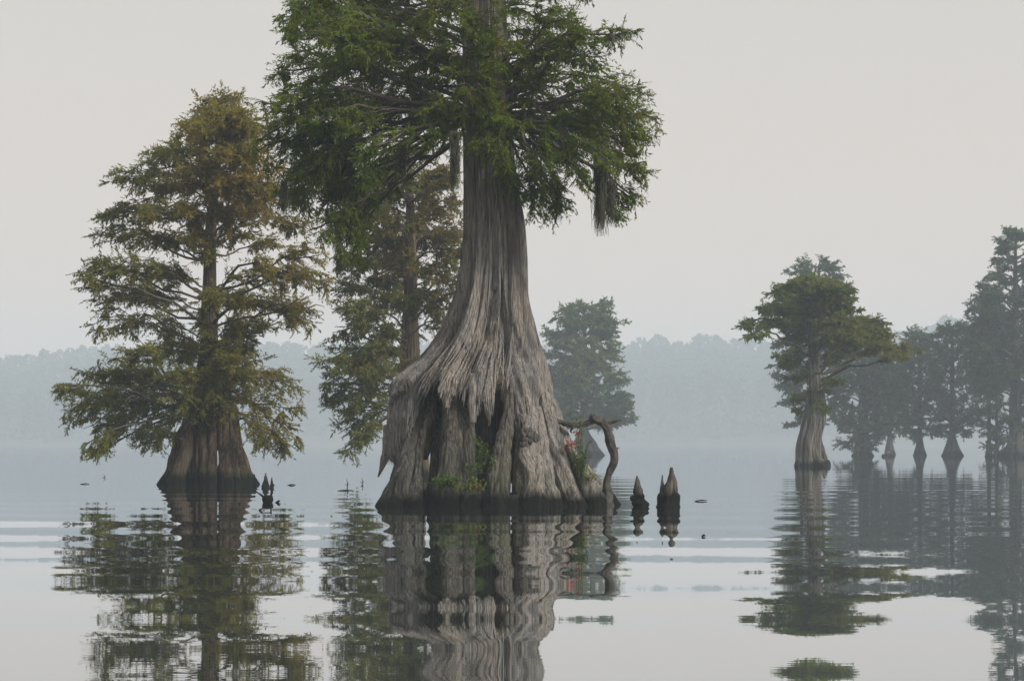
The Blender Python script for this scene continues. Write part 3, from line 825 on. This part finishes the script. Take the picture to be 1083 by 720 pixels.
def build_right():
    D = 104.0; r = np.random.default_rng(41)
    sec = [(300, 853, 857), (340, 852, 860), (380, 855, 866), (415, 855, 872), (430, 851, 873), (445, 849, 872), (460, 845, 869), (472, 843, 867), (482, 842, 869), (490, 840, 873), (496, 839, 874), (500, 838, 875)]
    V, Q, axis, rad = profile_trunk(sec, D, .9, 300, 200, 7, .50, .05, 7, zdeep=3)
    base = np.array([at(857, 0, D)[0], D, 0.0])
    P = [(862, 298, 28, 6, .15), (845, 304, 26, 7, .15), (884, 306, 22, 7, .2), (828, 312, 20, 7, .1), (862, 316, 36, 8, .3), (898, 314, 12, 6, .2),
         (820, 326, 22, 8, .15), (850, 330, 32, 8, .25), (885, 328, 28, 8, .3), (798, 342, 17, 9, .0), (825, 344, 28, 9, .1), (860, 346, 32, 9, .25), (895, 346, 32, 9, .4),
         (922, 340, 18, 7, .3), (925, 356, 26, 9, .5), (800, 355, 12, 6, .0), (905, 366, 30, 9, .45), (940, 368, 22, 9, .5), (870, 362, 26, 7, .2), (842, 358, 22, 7, .1),
         (960, 372, 12, 7, .5), (945, 378, 14, 5, .4), (840, 378, 20, 8, .0), (832, 386, 12, 6, .0), (885, 378, 20, 5, .25), (848, 398, 18, 6, .0), (880, 402, 10, 4, .05),
         (866, 414, 14, 5, .0), (842, 420, 13, 6, -.05), (850, 434, 12, 5, -.05), (872, 430, 8, 5, .0), (858, 388, 12, 5, .0), (900, 356, 26, 8, .4), (880, 362, 24, 7, .3), (918, 348, 22, 7, .4), (890, 340, 28, 8, .35)]
    P += around([q for q in P if q[1] < 350], 858, 40, 3.0, r, 8)
    puffs = px_puffs(P, D, 3.2, r, ds=.8)
    puffs = [(a, (b[0], b[1], b[2] * .75), c, t) for a, b, c, t in puffs]
    limbs, lg = foliage(puffs, axis, rad, at(0, 435, D)[2], .24, .080, .80, 9, .075, droop=.06, sec_r=.022, twl=.45)
    finish_tree('bald_cypress', 'small leaning bald cypress on the right with flat yellow green crown and pale twisted stem',
                'bald cypresses standing in the lake', base, V, Q, limbs, lg, M_BARK3, M_LEAF4, puffs=puffs)
    LOG.append(('right leaves', lg.n // 4))


build_right()


# ======================================================== hazier trees
def far_tree(label, D, cx, base_w, trunk_w, ytop, ywat_unused, prof, n, seed, size=.42, dens=1.0, leaf=(.42, .15), flat=.5, lean=0, rise=.3,
             flare=18, tint=None, lm=None):
    r = np.random.default_rng(seed)
    yw = HY + F * H / D
    sec = [(ytop, cx + lean - 1, cx + lean + 1), (yw - 90, cx + lean * .4 - trunk_w / 2, cx + lean * .4 + trunk_w / 2), (yw - flare, cx - trunk_w * .6, cx + trunk_w * .6),
           (yw - flare * .5, cx - base_w * .33, cx + base_w * .33), (yw, cx - base_w / 2, cx + base_w / 2), (yw + 4, cx - base_w * .55, cx + base_w * .55)]
    if yw - 90 <= ytop: sec.pop(1)
    V, Q, axis, rad = profile_trunk(sec, D, .9, 90, 90, 7, .3, .05, seed)
    base = np.array([at(cx, 0, D)[0], D, 0.0])
    puffs = auto_puffs(prof, cx, D, r, n, size, flat, rise, tint)
    limbs, lg = foliage(puffs, axis, rad, H + (HY - (yw - flare)) * D / F, leaf[0], leaf[1], dens, seed, .10, droop=.12, sec_r=.035, twl=.9)
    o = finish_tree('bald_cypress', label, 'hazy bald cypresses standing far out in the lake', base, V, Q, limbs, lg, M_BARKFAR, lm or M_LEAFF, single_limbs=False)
    LOG.append((label[:30], lg.n // 4))
    return o


far_tree('hazy bald cypress with rounded crown just right of the huge trunk', 212, 618, 40, 7, 326, 0,
         [(322, 605, 650), (332, 585, 662), (345, 578, 664), (365, 570, 655), (385, 568, 660), (400, 566, 668), (420, 566, 671), (440, 574, 672), (450, 590, 668)], 74, 101, size=.34, flat=.28, flare=26, lm=M_LEAFM, tint=lambda y, c: .25 if 360 < y < 400 else -.1)
far_tree('hazy bald cypress whose top peeks out behind the leaning yellow green tree', 196, 866, 16, 5, 280, 0,
         [(277, 840, 884), (288, 830, 892), (300, 822, 895), (340, 815, 905), (380, 816, 910), (410, 816, 905), (430, 820, 890), (450, 832, 880)], 60, 102, size=.34, flat=.32)
far_tree('hazy low bald cypress with umbrella crown, just right of the leaning tree', 196, 913, 24, 9, 372, 0,
         [(370, 900, 930), (385, 888, 945), (410, 880, 950), (430, 880, 950), (450, 876, 948), (462, 876, 945), (474, 878, 940)], 46, 103, size=.38, dens=.8, flat=.32, flare=20)
far_tree('slim hazy bald cypress with narrow bottle base, left of the bell based one', 205, 973, 13, 4, 355, 0,
         [(352, 955, 982), (365, 945, 992), (390, 938, 998), (420, 936, 998), (445, 940, 996), (462, 950, 985)], 42, 104, size=.4, dens=.8, flat=.32, flare=22)
far_tree('hazy bald cypress with wide bell shaped base, left of the tallest grove', 200, 1007, 22, 5, 345, 0,
         [(344, 995, 1022), (360, 985, 1035), (385, 982, 1042), (410, 980, 1044), (440, 985, 1048), (462, 990, 1040)], 46, 105, size=.4, dens=.8, flat=.32, flare=22)
far_tree('tallest hazy bald cypress of the grove at the right edge', 188, 1074, 36, 11, 252, 0,
         [(246, 1066, 1104), (262, 1056, 1112), (285, 1048, 1125), (305, 1030, 1130), (330, 1018, 1135), (370, 1016, 1140), (410, 1026, 1140), (440, 1034, 1135), (465, 1040, 1130), (478, 1046, 1120)], 88, 106, size=.28, dens=.9, flat=.26, flare=14)
far_tree('slender hazy cypress with a thin bare stem in front of the tall right hand grove', 190, 1046, 10, 3.2, 312, 0,
         [(310, 1036, 1056), (330, 1024, 1066), (360, 1022, 1068), (395, 1026, 1066), (415, 1030, 1062)], 34, 107, size=.42, flat=.4, flare=12)
far_tree('very slender hazy cypress stem close beside the tall tree at the right edge', 191, 1054, 8, 2.6, 330, 0,
         [(330, 1046, 1064), (350, 1038, 1072), (390, 1040, 1072), (410, 1044, 1070)], 24, 108, size=.42, flat=.4, flare=12)
far_tree('tall hazy cypress just beyond the right edge of the grove', 193, 1108, 30, 9, 262, 0,
         [(260, 1090, 1130), (300, 1072, 1150), (360, 1066, 1160), (420, 1070, 1150), (460, 1080, 1140)], 60, 109, size=.36, flat=.4, flare=14)
far_tree('dim bald cypress behind the umbrella crowned one, its base a narrow dark cone', 225, 941, 12, 4, 368, 0,
         [(366, 930, 955), (385, 920, 968), (410, 916, 972), (440, 918, 970), (458, 926, 962)], 36, 110, size=.42, flat=.42)


# ======================================================== far wood on the far shore
def far_wood():
    r = np.random.default_rng(55)
    crest = [(-700, 372), (-60, 372), (30, 374), (90, 362), (160, 366), (250, 360), (330, 362), (450, 360), (560, 362), (640, 362), (700, 354), (730, 358), (747, 349),
             (765, 357), (800, 358), (860, 356), (920, 356), (945, 350), (965, 350), (980, 341), (1000, 332), (1030, 336), (1060, 345), (1100, 350), (1800, 350)]
    cxs = [c[0] for c in crest]; cys = [c[1] for c in crest]
    pos, size = [], []
    for row, (D, drop) in enumerate(((1100, 34), (1150, 22), (1200, 10), (1260, 0))):
        xs = np.arange(-420, 1560, 7.0)
        for x in xs:
            px = x + r.uniform(-4, 4)
            top = np.interp(px, cxs, cys) + drop + r.uniform(-1, 6)
            Dd = D + r.uniform(-12, 12)
            ztop = at(px, top, Dd)[2]
            hc = r.uniform(12, 20)
            # crown of leaf cards spread through an ellipsoid, and a lower filling
            n = 210
            d = r.normal(0, 1, (n, 3)); d /= np.linalg.norm(d, axis=1, keepdims=True)
            rad = r.uniform(.5, 1, n)[:, None] ** .5
            w = r.uniform(3.6, 6.4)
            c = at(px, 0, Dd); c[2] = ztop - hc / 2
            pos.append(c + d * rad * (w, w, hc / 2)); size.append(np.full(n, r.uniform(1.2, 1.8)))
            n = 60
            q = np.stack([c[0] + r.uniform(-3.5, 3.5, n), c[1] + r.uniform(-3, 3, n), r.uniform(0, max(2, ztop - hc * .6), n)], 1)
            pos.append(q); size.append(np.full(n, 2.5))
    P = np.concatenate(pos); sz = np.concatenate(size) * r.uniform(.6, 1.3, len(P))
    n = len(P)
    a = r.normal(0, 1, (n, 3)); a /= np.linalg.norm(a, axis=1, keepdims=True)
    b = np.cross(a, r.normal(0, 1, (n, 3))); b /= np.linalg.norm(b, axis=1, keepdims=True)
    V = np.stack([P - a * sz[:, None], P + b * sz[:, None] * .6, P + a * sz[:, None], P - b * sz[:, None] * .6], 1).reshape(-1, 3)
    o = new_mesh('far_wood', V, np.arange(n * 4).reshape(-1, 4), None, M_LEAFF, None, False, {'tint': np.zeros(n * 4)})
    tag(o, 'far wood along the opposite shore, faded blue grey by the mist', 'wood', kind='stuff')
    # the rising shore under the wood
    nx, ny = 120, 16
    X, T = np.meshgrid(np.linspace(-900, 900, nx), np.linspace(0, 1, ny))
    Y = 1070 + 10 * np.sin(X * .02) + T * 300
    px = CX + X / (1120 + 0 * X) * F
    top = np.interp(px, cxs, cys)
    hh = np.maximum(1.5, (HY - top) * 1200 / F - 28)
    Z = -.4 + np.clip(T * 2.0, 0, 1) * hh + 1.2 * T + .5 * vnoise(X * .1, Y * .1, 4)
    idx = np.arange(nx * ny).reshape(ny, nx)
    Q = np.stack([idx[:-1, :-1], idx[:-1, 1:], idx[1:, 1:], idx[1:, :-1]], -1).reshape(-1, 4)
    o = new_mesh('far_shore_hill', np.stack([X, Y, Z], -1).reshape(-1, 3), Q, None, plain('shore_earth', (.03, .045, .02), (.05, .06, .03), .1))
    tag(o, kind='structure')


far_wood()


# ======================================================== knees
def knee(label, px, ytop, ybase, wpx, D, lean=0, twin=None, grp='cypress knees poking out of the water', seed=1, wetw=1.25):
    base = at(px, 0, D); base[2] = 0
    root = None
    g = Geo()
    s = D / F
    def spike(cx, yt, w, sd, ln, dy=0):
        P = [at(cx, ybase + 14, D + dy), at(cx, ybase, D + dy), at(cx + ln * .2, ybase - (ybase - yt) * .35, D + dy), at(cx + ln * .6, ybase - (ybase - yt) * .7, D + dy), at(cx + ln, yt, D + dy)]
        R = np.array([w * .62, w * .56, w * .46, w * .24, w * .07]) * s
        gnarled(g, P, R, 44, 90, .20, .26, sd, freq=8)
    spike(px, ytop, wpx, seed, lean)
    # dark crusted collar
    P = [at(px, ybase + 14, D), at(px, ybase - 2, D), at(px + lean * .1, ybase - (ybase - ytop) * .34, D), at(px + lean * .2, ybase - (ybase - ytop) * .44, D)]
    gnarled(g, P, np.array([.62, .60, .50, .2]) * wpx * s, 48, 60, .22, .40, seed + 9, freq=11)
    if twin:
        for tx, ty, tw in twin: spike(tx, ty, tw, seed + 3, 0, .05)
    o = g.build('cypress_knee', M_KNEE, None, base)
    o.location = tuple(base)
    tag(o, label, 'cypress knee', grp)
    return o


knee('single pointed cypress knee standing just right of the arched dead branch', 676, 503, 536, 13, 36.6, lean=-2.5, seed=1)
knee('double pointed cypress knee, farthest right of those beside the huge tree', 709, 494, 536.5, 20, 36.4, lean=1.5, twin=[(700.5, 502, 7.5), (714, 514, 8)], seed=2)
knee('thin dark cypress knee standing right of the fluted brown base on the left', 281, 500, 516, 6, 53, seed=3)
knee('short stub of a knee beside the thin dark one near the left tree', 287.5, 504, 516, 3.4, 53, seed=4)
knee('small knee touching the right edge of the left tree base', 269, 501, 513, 5, 56, seed=5)
knee('low dark knee beside the foot of the pale twisted stem on the right', 872, 477, 491, 9, 108, seed=6)
knee('small knee tucked between the dark broad base and the slim hazy trunk', 940, 476, 483, 9, 190, seed=7)

# driftwood snag left
g = Geo()
D = 2400 / 61.5
gnarled(g, [at(281, 534, D), at(283, 529, D), at(285, 534, D)], [.05, .10, .05], 20, 20, .2, .3, 5)
gnarled(g, [at(270, 519, D), at(277, 524, D), at(282, 530, D), at(284, 535, D)], [.012, .02, .03, .03], 10, 20, .1, .2, 6)
gnarled(g, [at(287, 519, D), at(286, 525, D), at(283, 530, D)], [.012, .02, .03], 10, 16, .1, .2, 7)
gnarled(g, [at(291, 533, D), at(294, 530.5, D), at(296, 529, D)], [.02, .03, .01], 10, 12, .1, .2, 8)
b = at(283, 0, D); b[2] = 0
o = g.build('driftwood', M_KNEE, None, b); o.location = tuple(b)
tag(o, 'dark forked driftwood snag sticking out of the water near the left tree', 'driftwood')

# small twigs and leaf scraps on the water
tw = [(110, 505, 503, 1.2, 'upright dead twig rising from the water far left of the left tree'), (89, 512, 511, 4, 'floating scrap of bark at far left'),
      (742, 530, 529, 7, 'floating flat stick on open water right of the knees'), (365, 519, 517.5, 8, 'floating twig left of the huge base'),
      (367, 516, 508, 1, 'short upright twig left of the huge base'), (383, 512, 507, 1, 'thin reed stub just left of the torn bark'), (713, 508, 507, 2, 'tiny leaf floating beyond the knees'),
      (308, 513, 512.3, 4, 'floating sliver right of the left tree knees'), (745, 568, 567, 2.5, 'tiny leaf drifting on near water at right')]
for i, (px, yb, yt, w, lb) in enumerate(tw):
    D = F * H / (yb - HY)
    g = Geo(); b = at(px, 0, D); b[2] = 0
    if w < 1.5:
        gnarled(g, [at(px, yb + 1, D), at(px + .6, (yb + yt) / 2, D), at(px - .4, yt - 2, D)], [.012, .011, .006], 8, 12, .1, .2, i)
        gnarled(g, [at(px - 2.4, (yb + yt) / 2, D), at(px + .3, (yb + yt) / 2 + .8, D), at(px + 2, (yb + yt) / 2 - .8, D)], [.004, .008, .004], 8, 12, .1, .2, i)
    else:
        p0 = at(px - w, yb, D); p1 = at(px + w, yb, D); p0[2] = .004; p1[2] = .012; p1[1] += .2
        gnarled(g, [p0, (p0 + p1) / 2 + (0, .03, .012), p1], [.008, .016, .006], 8, 14, .1, .2, i)
    o = g.build('twig', M_KNEE, None, b); o.location = tuple(b)
    tag(o, lb, 'twig', 'twigs and scraps on the water')


# ======================================================== spanish moss
def moss(label, px, ytop, ybot, w, D, seed, n=420):
    r = np.random.default_rng(seed)
    g = Geo(); s = D / F
    top = at(px, ytop, D)
    Ltot = (ybot - ytop) * s
    u = r.uniform(0, 1, n) ** 1.3
    x0 = r.normal(0, .28, n) * w * s * (1 - .35 * u); y0 = r.normal(0, .28, n) * w * s
    z0 = -u * Ltot * .72
    L = Ltot * (.12 + .26 * r.uniform(0, 1, n) ** 1.5)
    L = np.minimum(L, Ltot + z0)
    K = 6; t = np.linspace(0, 1, K)
    P = np.zeros((n, K, 3))
    P[..., 0] = top[0] + x0[:, None] * (1 - .35 * t) + np.cumsum(r.normal(0, .019, (n, K)), 1)
    P[..., 1] = top[1] + y0[:, None] * (1 - .35 * t) + np.cumsum(r.normal(0, .019, (n, K)), 1)
    P[..., 2] = top[2] + z0[:, None] - L[:, None] * t
    R = r.uniform(.005, .011, n)[:, None] * np.linspace(1, .3, K)[None]
    tubes(P, R, 3, g)
    o = g.build('spanish_moss', M_MOSS, None, top); o.location = tuple(top)
    tag(o, label, 'moss', 'spanish moss hanging from the huge tree')


moss('longest beard of spanish moss, hanging at the lower right of the big crown', 635, 148, 250, 14, 36.5, 1, 900)
moss('short wisp of spanish moss beside the long beard on the right', 646, 190, 240, 10, 36.5, 2, 300)
moss('grey beard of spanish moss hanging just left of the huge trunk', 481, 138, 206, 10, 36.2, 3, 420)
moss('dark moss strands under the left lobes of the big crown', 371, 190, 268, 10, 37.6, 4, 380)
moss('long thin spanish moss in the gap of the big crown left of the trunk', 396, 112, 172, 9, 37.9, 5, 260)
moss('thin spanish moss hanging lowest beneath the left side of the big crown', 358, 240, 300, 8, 38.2, 6, 220)


moss('wispy spanish moss at the far left edge of the big crown, below its widest lobe', 300, 190, 232, 9, 37.5, 7, 200)
moss('spanish moss strand low in the big crown midway between its left edge and the trunk', 425, 150, 196, 8, 37.0, 8, 240)
moss('small spanish moss tuft just right of the huge trunk under the crown', 590, 190, 238, 7, 37.2, 9, 160)


# ======================================================== plants on the huge tree
M_GREEN = plain('herb_green', (.030, .070, .012), (.095, .145, .025), 9)
M_YEL = plain('herb_yellow_green', (.075, .12, .018), (.19, .21, .035), 9)
M_RED = plain('red_leaves', (.17, .020, .016), (.32, .08, .06), 9)
M_STEM = plain('herb_stem', (.06, .08, .03), None, 6)


def herb(name, label, rows, nst, hgt, leaf, mleaf, seed, spread=.12, mred=None, red=None, cat='plant', upright=.8, nl=16):
    """rows: (px,py,D) feet of stems"""
    r = np.random.default_rng(seed)
    feet = [at(*q) for q in rows]
    b = np.mean(feet, 0)
    root = empty(name, b, label, cat)
    gs, gl, gr = Geo(), Geo(), Geo()
    for i in range(nst):
        f = feet[r.integers(len(feet))] + r.normal(0, .035, 3) * (1, 1, .3)
        d = r.normal(0, 1, 3) * (spread * 3, spread * 2, .2) + (0, -.25 * (1 - upright), 1)
        d /= np.linalg.norm(d)
        h = hgt * r.uniform(.45, 1.1)
        tip = f + d * h + np.array([r.normal(0, .05), -.05, -.1 * h])
        P = spline([f, (f + tip) / 2 + (0, 0, .05), tip], 6)
        tubes(P[None], (np.linspace(.006, .002, 6))[None], 4, gs)
        n = nl
        u = r.uniform(.1, 1, n) * 5 - 1e-4; j = u.astype(int); fr = (u - j)[:, None]
        p = P[j] * (1 - fr) + P[j + 1] * fr
        dd = r.normal(0, 1, (n, 3)) + d * .5 + (0, -.2, .1); dd /= np.linalg.norm(dd, axis=1, keepdims=True)
        w = np.cross(dd, r.normal(0, .6, (n, 3)) + (0, 0, 1)); w /= np.linalg.norm(w, axis=1, keepdims=True)
        L = leaf[0] * r.uniform(.6, 1.3, n)[:, None]; W = leaf[1] * r.uniform(.7, 1.2, n)[:, None]
        V = np.stack([p, p + dd * L * .5 + w * W * .5, p + dd * L - (0, 0, .02), p + dd * L * .5 - w * W * .5], 1).reshape(-1, 3)
        tgt = gl
        gl.add(V, np.arange(n * 4).reshape(-1, 4))
    if red:
        for (px, py, Dd, rad, n) in red:
            c = at(px, py, Dd)
            p = c + r.normal(0, rad * .5, (n, 3))
            dd = r.normal(0, 1, (n, 3)) + (0, -.3, .3); dd /= np.linalg.norm(dd, axis=1, keepdims=True)
            w = np.cross(dd, r.normal(0, 1, (n, 3))); w /= np.linalg.norm(w, axis=1, keepdims=True)
            L, W = .065, .035
            V = np.stack([p, p + dd * L * .5 + w * W * .5, p + dd * L, p + dd * L * .5 - w * W * .5], 1).reshape(-1, 3)
            gr.add(V, np.arange(n * 4).reshape(-1, 4))
            tubes(spline([b + (0, 0, .1), (b + c) / 2 + (.02, 0, 0), c], 6)[None], np.linspace(.006, .003, 6)[None], 4, gs)
    gs.build('stem', M_STEM, root, b)
    gl.build('leaves', mleaf, root, b, smooth=False)
    if red: gr.build('flowers' if name == 'swamp_plant' else 'red_leaves', mred, root, b, smooth=False)
    return root


Dp = 36.1
herb('swamp_plant', 'leafy swamp plant with red flowers growing on the right hand root under the arched branch',
     [(612, 503, 37.1), (616, 507, 37.1), (608, 497, 37.1)], 26, .80, (.085, .020), M_GREEN, 1, .06,
     M_RED, [(611, 458, 37.0, .045, 26), (603, 470, 37.0, .07, 34), (600, 476, 37.0, .05, 18), (611, 474, 37.0, .06, 8), (613, 466, 37.1, .04, 5)], nl=22)
herb('swamp_plant', 'tall thin grass like plant rising above the arched dead branch', [(614, 470, 37.2), (612, 462, 37.2)], 7, .85, (.11, .010), M_GREEN, 4, .04, nl=14)
herb('swamp_bush', 'yellow green low bush sprouting from the middle of the hollow base near the water',
     [(486, 522, 36.15), (494, 522, 36.15), (502, 522, 36.15), (508, 520, 36.2), (498, 517, 36.1)], 48, .30, (.048, .024), M_YEL, 2, .16, M_RED,
     [(505, 517, 36.0, .05, 5)], nl=16, upright=.4)
herb('swamp_bush', 'bright green fern like bush at the left foot of the plant covered column', [(468, 516, 36.2), (476, 516, 36.15), (472, 514, 36.2), (482, 514, 36.1)], 40, .28, (.075, .020), M_GREEN, 3, .2, nl=20, upright=.3)
herb('climbing_vine', 'dark green vine climbing the recess in the middle of the hollow base', [(507, 500, 36.5), (512, 492, 36.6), (504, 486, 36.5), (517, 500, 36.6), (500, 505, 36.4), (510, 476, 36.6)], 44, .34, (.05, .026), M_GREEN, 5, .16, nl=16)
herb('fern', 'small fern at the foot of the arched dead branch', [(622, 507, 37.0), (626, 510, 37.0)], 12, .22, (.06, .012), M_YEL, 6, .2, nl=14)


# ======================================================== water
def water():
    m, nt = mat('lake_water'); L = nt.links.new
    geo = nd(nt, 'ShaderNodeNewGeometry')
    sep = nd(nt, 'ShaderNodeSeparateXYZ'); L(geo.outputs['Position'], sep.inputs[0])

    def nz(sx, sy, detail=2, rough=.5, seedz=0.0, rot=0.0):
        mp = nd(nt, 'ShaderNodeMapping'); mp.inputs['Scale'].default_value = (1 / sx, 1 / sy, 1)
        mp.inputs['Location'].default_value = (seedz * 3.1, seedz * 1.7, 0)
        r_ = nd(nt, 'ShaderNodeMapping'); r_.inputs['Rotation'].default_value = (0, 0, rot)
        L(geo.outputs['Position'], r_.inputs['Vector']); L(r_.outputs[0], mp.inputs['Vector'])
        n = nd(nt, 'ShaderNodeTexNoise', noise_dimensions='2D'); n.inputs['Scale'].default_value = 1
        n.inputs['Detail'].default_value = detail; n.inputs['Roughness'].default_value = rough
        L(mp.outputs[0], n.inputs['Vector'])
        s = nd(nt, 'ShaderNodeMath', operation='SUBTRACT'); L(n.outputs['Fac'], s.inputs[0]); s.inputs[1].default_value = .5
        return s.outputs[0]

    def mul(a, v):
        q = nd(nt, 'ShaderNodeMath', operation='MULTIPLY')
        for i, t in enumerate((a, v)):
            if isinstance(t, (int, float)): q.inputs[i].default_value = t
            else: L(t, q.inputs[i])
        return q.outputs[0]

    def add(a, b):
        q = nd(nt, 'ShaderNodeMath', operation='ADD')
        for i, t in enumerate((a, b)):
            if isinstance(t, (int, float)): q.inputs[i].default_value = t
            else: L(t, q.inputs[i])
        return q.outputs[0]

    def sine(a):
        q = nd(nt, 'ShaderNodeMath', operation='SINE'); L(a, q.inputs[0]); return q.outputs[0]
    # slow wake: a train of long low crests, phase bent by noise
    ph = add(mul(sep.outputs['Y'], 2 * PI / 3.4), mul(nz(14, 9, 2, .5, 1), 7.0))
    ph = add(ph, mul(sep.outputs['X'], .10))
    train = sine(ph)
    sw = mul(train, .0066)
    ph2 = add(mul(sep.outputs['Y'], 2 * PI / 1.25), mul(nz(6, 5, 2, .5, 5), 9.0))
    sw = add(sw, mul(sine(ph2), .0007))
    sw = add(sw, mul(nz(14, 3.6, 1, .5, 2), .016))
    fine = mul(nz(3.2, .5, 1, .5, 3), .006)
    near = nd(nt, 'ShaderNodeMapRange'); L(sep.outputs['Y'], near.inputs[0])
    near.inputs[1].default_value = 14; near.inputs[2].default_value = 34; near.inputs[3].default_value = .12; near.inputs[4].default_value = 1.3
    fine = mul(fine, near.outputs[0])
    micro = mul(nz(.45, .035, 1, .5, 11), .0052)
    # finer ripple only in patches
    patch = nd(nt, 'ShaderNodeMapRange'); L(nz(22, 14, 2, .5, 8), patch.inputs[0])
    patch.inputs[1].default_value = -.08; patch.inputs[2].default_value = .12; patch.inputs[3].default_value = .25; patch.inputs[4].default_value = 1
    sy = add(add(sw, mul(fine, patch.outputs[0])), micro)
    # far water lies calmer
    fade = nd(nt, 'ShaderNodeMapRange'); L(sep.outputs['Y'], fade.inputs[0])
    fade.inputs[1].default_value = 22; fade.inputs[2].default_value = 75; fade.inputs[3].default_value = 1; fade.inputs[4].default_value = .22
    sy = mul(sy, fade.outputs[0])
    sx = mul(add(mul(nz(3.5, 4.0, 1, .5, 4), .003), mul(nz(.55, 2.4, 2, .6, 6), .0020)), fade.outputs[0])
    cmb = nd(nt, 'ShaderNodeCombineXYZ'); L(mul(sx, -1.0), cmb.inputs[0]); L(mul(sy, -1.0), cmb.inputs[1]); cmb.inputs[2].default_value = 1
    nm = nd(nt, 'ShaderNodeVectorMath', operation='NORMALIZE'); L(cmb.outputs[0], nm.inputs[0])
    gl = nd(nt, 'ShaderNodeBsdfAnisotropic'); gl.inputs['Roughness'].default_value = 0.0
    gl.inputs['Color'].default_value = (.97, .98, 1, 1)
    L(nm.outputs[0], gl.inputs['Normal'])
    df = nd(nt, 'ShaderNodeBsdfDiffuse'); df.inputs[0].default_value = (.045, .055, .045, 1)
    lw = nd(nt, 'ShaderNodeLayerWeight'); lw.inputs[0].default_value = .5
    r = ramp(nt, [(0, (.05,) * 3), (.6, (.25,) * 3), (.86, (.76,) * 3), (.97, (.96,) * 3)])
    L(lw.outputs['Facing'], r.inputs[0])
    ms = nd(nt, 'ShaderNodeMixShader'); L(r.outputs[0], ms.inputs[0]); L(df.outputs[0], ms.inputs[1]); L(gl.outputs[0], ms.inputs[2])
    o = nd(nt, 'ShaderNodeOutputMaterial'); L(ms.outputs[0], o.inputs[0])
    V = [(-1000, -150, 0), (1000, -150, 0), (1000, 1400, 0), (-1000, 1400, 0)]
    w = new_mesh('lake_water', V, [(0, 1, 2, 3)], None, m, None, False)
    tag(w, kind='structure')


water()

# ======================================================== haze
m, nt = mat('mist')
pv = nd(nt, 'ShaderNodeVolumePrincipled')
pv.inputs['Color'].default_value = (.685, .785, .895, 1)
pv.inputs['Density'].default_value = .00098
pv.inputs['Anisotropy'].default_value = 0.0
o = nd(nt, 'ShaderNodeOutputMaterial'); nt.links.new(pv.outputs[0], o.inputs['Volume'])
x0, x1, y0, y1, z0, z1 = -1020, 1020, -170, 1420, -1.4, 84
V = [(x, y, z) for x in (x0, x1) for y in (y0, y1) for z in (z0, z1)]
Q = [(0, 1, 3, 2), (4, 6, 7, 5), (0, 4, 5, 1), (2, 3, 7, 6), (0, 2, 6, 4), (1, 5, 7, 3)]
hz = new_mesh('haze', V, Q, None, m, None, False)
tag(hz, kind='stuff')

# ======================================================== sky, sun
sun_dir = np.array([.76, -.52, .54]); sun_dir /= np.linalg.norm(sun_dir)
elev = math.asin(sun_dir[2]); rot = math.atan2(sun_dir[0], sun_dir[1])
w = bpy.data.worlds.new('World'); S.world = w; w.use_nodes = True
nt = w.node_tree; nt.nodes.clear()
sky = nt.nodes.new('ShaderNodeTexSky'); sky.sky_type = 'NISHITA'; sky.sun_disc = False
sky.sun_elevation = elev; sky.sun_rotation = rot; sky.air_density = 1.0; sky.dust_density = 6.0; sky.ozone_density = 1.0
hs = nt.nodes.new('ShaderNodeHueSaturation'); hs.inputs['Saturation'].default_value = .25
nt.links.new(sky.outputs[0], hs.inputs['Color'])
mx = nt.nodes.new('ShaderNodeMix'); mx.data_type = 'RGBA'; mx.inputs[0].default_value = .85
nt.links.new(hs.outputs[0], mx.inputs[6]); 
tcw = nt.nodes.new('ShaderNodeTexCoord'); spw = nt.nodes.new('ShaderNodeSeparateXYZ'); nt.links.new(tcw.outputs['Generated'], spw.inputs[0])
rw = nt.nodes.new('ShaderNodeValToRGB'); nt.links.new(spw.outputs['Z'], rw.inputs[0])
for e_, (p_, c_) in zip([rw.color_ramp.elements[0], rw.color_ramp.elements[1], rw.color_ramp.elements.new(.25)], ((0, (.96, .78, .63)), (1, (.73, .70, .67)), (.22, (.775, .715, .655)))):
    e_.position = p_; e_.color = (*c_, 1)
vs = nt.nodes.new('ShaderNodeVectorMath'); vs.operation = 'SCALE'; vs.inputs['Scale'].default_value = 10.0     # overcast veil, warmer towards the horizon
nt.links.new(rw.outputs[0], vs.inputs[0]); nt.links.new(vs.outputs[0], mx.inputs[7])
bg = nt.nodes.new('ShaderNodeBackground'); bg.inputs['Strength'].default_value = .10
nt.links.new(mx.outputs[2], bg.inputs['Color'])
wo = nt.nodes.new('ShaderNodeOutputWorld'); nt.links.new(bg.outputs[0], wo.inputs[0])

ld = bpy.data.lights.new('sun', 'SUN'); ld.energy = 4.3; ld.angle = math.radians(14); ld.color = (1, .93, .82)
lo = bpy.data.objects.new('sun', ld); col.objects.link(lo)
from mathutils import Vector
lo.rotation_euler = Vector(sun_dir).to_track_quat('Z', 'Y').to_euler()
lo.location = (30, -20, 40)

# ======================================================== camera, render settings
cd = bpy.data.cameras.new('camera'); cam = bpy.data.objects.new('camera', cd); col.objects.link(cam)
cam.location = (0, 0, H); cam.rotation_euler = (PI / 2, 0, 0)
cd.sensor_width = 36; cd.lens = 36 * F / 1083
cd.shift_y = (HY - 360) / 1083
cd.clip_start = .1; cd.clip_end = 5000
S.camera = cam
S.view_settings.view_transform = 'Standard'; S.view_settings.look = 'None'
S.view_settings.exposure = .0; S.view_settings.gamma = 1; S.view_settings.use_curve_mapping = False
S.render.engine = 'CYCLES'
c = S.cycles
c.max_bounces = 6; c.diffuse_bounces = 3; c.glossy_bounces = 2; c.transmission_bounces = 3; c.volume_bounces = 1; c.transparent_max_bounces = 4
c.use_denoising = True
c.caustics_reflective = False; c.caustics_refractive = False
